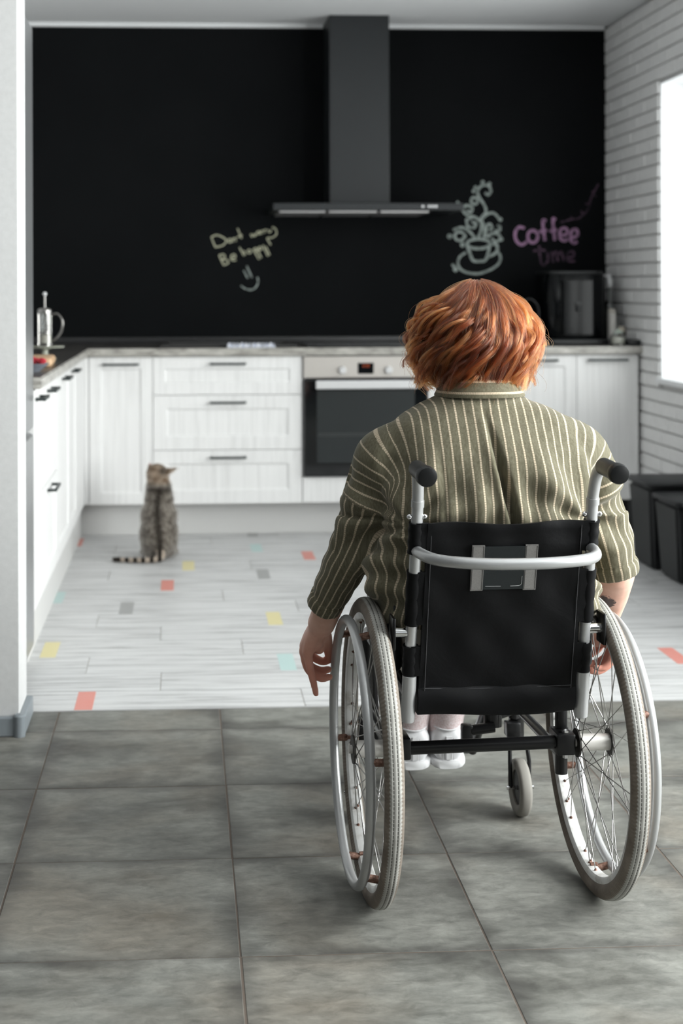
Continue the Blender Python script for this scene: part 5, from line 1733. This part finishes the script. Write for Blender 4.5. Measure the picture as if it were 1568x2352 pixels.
def hair_layer(NL, NS, K, seed, phi0r, phi1r, layr, curlL, curlR, turnL, turnR, lrr, left_bias, bright):
    """locks of strands that leave the crown, hang as a bob and wave; az 0 = back of the head, negative = image left"""
    g = np.random.default_rng(seed)
    t = np.linspace(0, 1, K)
    az = g.uniform(-2.3, 2.3, NL)
    flip = (g.random(NL) < left_bias) & (az > 0)
    az = np.where(flip, -az, az)
    phi0 = np.radians(g.uniform(*phi0r, NL)); 
    left = az < -.2
    bck = np.exp(-(az / .8) ** 2)
    phi1 = np.radians(g.uniform(*phi1r, NL) + 20 * bck)
    layer = g.uniform(*layr, NL)
    curl = np.where(left, g.uniform(*curlL, NL), g.uniform(*curlR, NL))
    turns = np.where(left, g.uniform(*turnL, NL), g.uniform(*turnR, NL))
    ph = np.array([9 * mnoise.noise(Vector((a_ * 1.5, f_ * 2.0, 7.7))) for a_, f_ in zip(az, phi0)]) + g.normal(0, .55, NL)
    swirl = g.normal(0, .10, NL)
    c = np.array([.002, .045, 1.092])
    Rh = np.array([.080, .100, .103]); Re = np.array([.125, .109, .117])
    P, T = [], []
    for i in range(NL):
        phi = phi0[i] + (phi1[i] - phi0[i]) * t
        a = az[i] + swirl[i] * t ** 1.4
        s = sstep(0, .55, t) * layer[i]
        R = Rh[None, :] * (1 - s[:, None]) + Re[None, :] * s[:, None]
        over = np.clip(phi - math.pi / 2, 0, None)
        hz = np.where(phi < math.pi / 2, np.sin(phi), 1 - (.20 + .14 * bck[i]) * sstep(.10, 1.0, over))
        vz = np.where(phi < math.pi / 2, np.cos(phi), -over * .90)
        nar = 1 - .15 * s * (1 - sstep(math.radians(45), math.radians(92), phi))      # narrower dome, full below
        d = np.stack([hz * nar * np.sin(a), -hz * np.cos(a), vz], 1)
        p = c + R * d
        nrm = np.stack([np.sin(phi) * np.sin(a), -np.sin(phi) * np.cos(a), np.cos(np.minimum(phi, 1.7))], 1)
        nrm /= np.linalg.norm(nrm, axis=1, keepdims=True)
        tan = np.stack([np.cos(a), np.sin(a), 0 * a], 1)
        A = curl[i] * sstep(.12, .72, t)
        w = ph[i] + 2 * math.pi * turns[i] * t
        p = p + (A * np.cos(w))[:, None] * tan + (A * .8 * np.sin(w))[:, None] * nrm
        p[:, 2] += A * .35 * np.sin(w + 1.0)
        # flick of the ends
        p += (sstep(.75, 1, t) * g.uniform(-.006, .016))[:, None] * (np.array([np.sin(az[i]), -.3 * np.cos(az[i]), .35])[None])
        lr = g.uniform(*lrr)
        th_ = g.uniform(0, 6.28, (NS, 1)); rr_ = np.sqrt(g.random((NS, 1))) * lr
        o1 = np.cos(th_) * rr_ * 1.25; o2 = np.sin(th_) * rr_ * .8
        tp = (1.15 - .55 * t ** 2)[None, :]
        fr_ = g.normal(0, 1, (NS, 3)); fq = g.uniform(1.5, 5, (NS, 1)); fp = g.uniform(0, 6.28, (NS, 1))
        frz = np.sin(fq * 3.14 * t[None, :] + fp) * (.0007 + .0018 * t[None, :] ** 2)
        q = p[None] + (o1 * tp)[..., None] * tan[None] + (o2 * tp)[..., None] * nrm[None] + frz[..., None] * fr_[:, None, :]
        P.append(q)
        mixv = np.clip(g.uniform(0, 1) * .85 + g.normal(0, .12, NS) + bright, 0, 1)[:, None]
        dark = np.array([.030, .006, .0025]); mid = np.array([.150, .031, .007]); lite = np.array([.37, .112, .027])
        T.append(np.where(mixv < .5, dark + (mid - dark) * mixv * 2, mid + (lite - mid) * (mixv - .5) * 2))
    P = np.concatenate(P); T = np.concatenate(T)
    hcen = np.array([0, .052, 1.098]); hrad = np.array([.079, .099, .093])
    q = (P - hcen) / hrad; l_ = np.linalg.norm(q, axis=2)
    ins = (l_ < 1.0) & (P[..., 2] > 1.03)
    P = np.where(ins[..., None], hcen + hrad * q / np.maximum(l_, 1e-6)[..., None], P)
    rad = np.full(P.shape[:2], .00027) * (1 - .5 * t ** 2)[None, :]
    return P, rad, T
def hair():
    K = 30
    A = hair_layer(400, 26, K, 21, (4, 70), (108, 148), (.12, .70), (.006, .014), (.004, .010), (1.0, 2.0), (.8, 1.5), (.006, .012), .1, -.22)
    B = hair_layer(230, 34, K, 22, (6, 55), (98, 152), (.62, 1.0), (.014, .026), (.008, .017), (1.2, 2.4), (1.0, 1.9), (.0030, .0062), .2, -.02)
    C_ = hair_layer(100, 34, K, 23, (26, 75), (96, 148), (.80, 1.0), (.018, .032), (.010, .019), (1.5, 2.6), (1.2, 2.2), (.0025, .0052), .6, .02)
    return tuple(np.concatenate(x) for x in zip(A, B, C_))
hp, hrd, htint = hair()
# wispy flyaways
nf = 380
sel = hr.integers(0, len(hp), nf)
fw_ = hp[sel].copy()
tt = np.linspace(0, 1, fw_.shape[1])
cen = np.array([.002, .045, 1.09])
outd = fw_ - cen; outd /= np.linalg.norm(outd, axis=2, keepdims=True)
amp = hr.uniform(.004, .020, (nf, 1)) * sstep(.15, 1, tt)[None]
fw_ += outd * amp[..., None] + (np.sin(tt[None] * hr.uniform(4, 12, (nf, 1)) + hr.uniform(0, 6, (nf, 1))) * .006 * tt[None])[..., None] * hr.normal(0, 1, (nf, 1, 3))
hp = np.concatenate([hp, fw_]); hrd = np.concatenate([hrd, np.full(fw_.shape[:2], .00016)]); htint = np.concatenate([htint, htint[sel] * 1.1])
# solid under-layer of hair so the scalp never shows between locks
HB = MB()
HB.ball((.001, .046, 1.096), .0835, .101, .1015, 30, 20)
HB.ball((-.058, .035, 1.065), .042, .060, .050); HB.ball((.060, .035, 1.065), .042, .060, .050)
HB.ball((0, .005, 1.045), .068, .045, .050)
cut = []
hb_me = remesh(HB, .006, 5)
hv_ = get_v(hb_me)
# open the face
face = hv_[:, 1] > .098
hv_[face, 1] = .098 + (hv_[face, 1] - .098) * .12
hv_ += get_n(hb_me) * (snoise(hv_ * np.array([1, 1, .35]), 60, 4.0) * .0035)[:, None]
set_v(hb_me, hv_)
um, nt, b = new_mat('auburn_under_hair')
nn_ = noise_tex(nt, mapping(nt, coords(nt), (150, 150, 16)), 2.5, 5, .6, .5)
L(nt, ramp(nt, nn_, [(.3, (.020, .005, .002)), (.7, (.09, .022, .007))]), b.inputs['Base Color']); b.inputs['Roughness'].default_value = .55
hb_me.materials.append(um); hb_me.shade_smooth(); hb_me.name = 'hair'
hair_o = bpy.data.objects.new('hair', hb_me); link(hair_o, person)
hair_o['label'] = 'wavy chin-length auburn hair'
make_strands('hair_strands', hp, hrd, M_HAIR, hair_o, htint)
# ------------------------------------------------------------------ cat (local rig: cat faces +y)
CAT = Vector((-.117, 6.46, 0))
CB = MB()
CB.ball((0, .005, .108), .082, .100, .106, 24, 16)        # haunches
CB.ball((-.040, .025, .060), .036, .075, .060); CB.ball((.040, .025, .060), .036, .075, .060)
CB.ball((0, .020, .185), .078, .078, .085, 24, 16)        # belly, ribs
CB.ball((0, .040, .262), .060, .060, .060, 22, 14)        # shoulders
capsules(CB, [(0, .045, .27), (-.002, .050, .315), (-.006, .052, .345)], [.058, .053, .047], 18)
for s in (-1, 1):
    capsules(CB, [(s * .032, .085, .24), (s * .032, .118, .12), (s * .030, .125, .02)], [.030, .021, .017], 12)   # forelegs
    CB.ball((s * .030, .140, .014), .018, .028, .014)
    CB.ball((s * .062, .085, .016), .020, .045, .016)                                                             # hind paws
# head turned to its left and tipped up
hR = Matrix.Rotation(math.radians(74), 3, 'Z') @ Matrix.Rotation(math.radians(60), 3, 'X')
hc = Vector((-.006, .046, .362))
def hd_(p): q = hR @ Vector(p) + hc; return (q.x, q.y, q.z)
def hball(p, a, b_, c_): CB.ball(hd_(p), a, b_, c_, 18, 12, hR)
hball((0, 0, 0), .055, .053, .047)
hball((0, .030, -.008), .028, .026, .022)                 # muzzle
hball((0, .048, -.012), .016, .012, .010)
hball((.026, .012, -.010), .022, .024, .020); hball((-.026, .012, -.010), .022, .024, .020)
def ear(s):
    vs = [(s * .002, -.020, .026), (s * .056, -.020, .010), (s * .030, .024, .020), (s * .040, -.016, .098)]
    CB.add([hd_(p) for p in vs], [(0, 1, 2), (0, 3, 1), (1, 3, 2), (2, 3, 0)])
ear(1); ear(-1)
TAIL = spline([(.010, -.070, .030), (.0, -.100, .018), (-.04, -.112, .0145), (-.095, -.108, .0135), (-.145, -.092, .013), (-.190, -.080, .013)], 8)
CB.tube(TAIL, [.022 - .010 * min(1, k / 12) - .001 * (k > 30) for k in range(len(TAIL))], 14)
CB.ball(TAIL[-1], .0115); CB.ball(TAIL[0], .022)
cat_me = remesh(CB, .0042, 4)
cv = get_v(cat_me)
fl_ = cv[:, 2] < .001
cv[fl_, 2] = .001
set_v(cat_me, cv)
def cat_col(v):
    n1_ = snoise(v, 42, 1.0); n2_ = snoise(v * np.array([1, 1, .6]), 95, 5.0)
    dk = np.array([.022, .017, .013]); lt = np.array([.36, .325, .285]); br = np.array([.115, .075, .048])
    f = np.clip(.45 + .50 * n2_ + .30 * n1_, 0, 1)[:, None]
    c_ = dk * 2.2 + (lt - dk * 2.2) * f
    # tabby bars on the flanks
    bar = sstep(.25, .8, np.sin(v[:, 2] * 95 + 2.5 * np.sin(np.abs(v[:, 0]) * 40) + n1_ * 2))[:, None] * .22
    c_ = c_ * (1 - bar) + dk * 1.6 * bar
    # dark line down the spine
    sp_ = (np.exp(-((v[:, 0] - .006 * np.sin(v[:, 2] * 22)) / (.017 + .005 * n1_)) ** 2) * (v[:, 1] < .03) * (v[:, 2] < .315))[:, None]
    c_ = c_ * (1 - sp_ * .93) + dk * sp_ * .93
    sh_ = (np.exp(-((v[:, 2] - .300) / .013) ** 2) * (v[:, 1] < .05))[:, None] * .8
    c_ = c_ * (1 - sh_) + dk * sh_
    # brown head
    h_ = sstep(.315, .345, v[:, 2])[:, None]
    hcq = br * 1.5 + (np.array([.30, .235, .18]) - br) * np.clip(.5 + 1.2 * n1_, 0, 1)[:, None]
    tri = np.exp(-(((v[:, 0] - .018) / .020) ** 2 + ((v[:, 2] - .385) / .016) ** 2))[:, None] * .85
    hcq = hcq * (1 - tri) + dk * tri
    c_ = c_ * (1 - h_ * .85) + hcq * h_ * .85
    # ringed tail
    tl = ((v[:, 1] < -.075) & (v[:, 2] < .05) & (v[:, 0] < .03))
    ring = (np.sin(v[:, 0] * 175 + .6) > .05)[:, None]
    tcol = np.where(ring, dk * .6, np.array([.42, .35, .29]))
    tcol = np.where((v[:, 0] < -.165)[:, None], dk * 1.2, tcol)
    return np.where(tl[:, None], tcol, c_)
ccol = cat_col(cv) * .78
ca = cat_me.color_attributes.new('tint', 'FLOAT_COLOR', 'POINT')
ca.data.foreach_set('color', np.concatenate([ccol, np.ones((len(ccol), 1))], 1).astype(np.float32).ravel())
fm, nt, b = new_mat('tabby_coat')
at_ = N(nt, 'ShaderNodeAttribute'); at_.attribute_name = 'tint'
L(nt, at_.outputs['Color'], b.inputs['Base Color']); b.inputs['Roughness'].default_value = .9
b.inputs['Specular IOR Level'].default_value = .1
cat_me.materials.append(fm); cat_me.shade_smooth(); cat_me.name = 'cat'
cat = bpy.data.objects.new('cat', cat_me); link(cat)
cat.location = CAT
tag(cat, 'grey tabby cat sitting on the plank floor with ringed tail curled aside', 'cat')
ORG[cat.name] = Vector((0, 0, 0))
# short fur
cn = get_n(cat_me)
wts = np.where(cv[:, 2] < .01, .2, 1.0); wts /= wts.sum()
ids = hr.choice(len(cv), 16000, p=wts)
root = cv[ids] + hr.normal(0, .0015, (len(ids), 3)); nn2 = cn[ids]
down = np.array([0, -.25, -1.0])
dirv = nn2 * .75 + down * .75 + hr.normal(0, .22, (len(ids), 3)); dirv /= np.linalg.norm(dirv, axis=1, keepdims=True)
ln_ = hr.uniform(.007, .014, (len(ids), 1)) * np.where((cv[ids, 2] > .33) | (cv[ids, 1] < -.075), .6, 1.0)[:, None]
p0 = root; p1 = root + (nn2 * .5 + dirv * .5) * ln_ * .5; p2 = root + dirv * ln_
p1[:, 2] = np.maximum(p1[:, 2], .001); p2[:, 2] = np.maximum(p2[:, 2], .0008)
fpts = np.stack([p0, p1, p2], 1)
make_strands('fur', fpts, np.tile(np.array([.0005, .0004, .0001]), (len(ids), 1)), mat_hair('tabby_fur', .5, .6), cat, np.clip(ccol[ids] * hr.uniform(.8, 1.25, (len(ids), 1)), 0, 1))
M_CEYE = plain('green_cat_eye', (.25, .30, .08), .1)
for s in (-1, 1):
    obj('eye', MB().ball(hd_((s * .020, .036, .008)), .0075, nu=12, nv=8), M_CEYE, cat)
obj('nose', MB().ball(hd_((0, .061, -.008)), .005, .004, .004), plain('pink_nose', (.35, .14, .12), .5), cat)
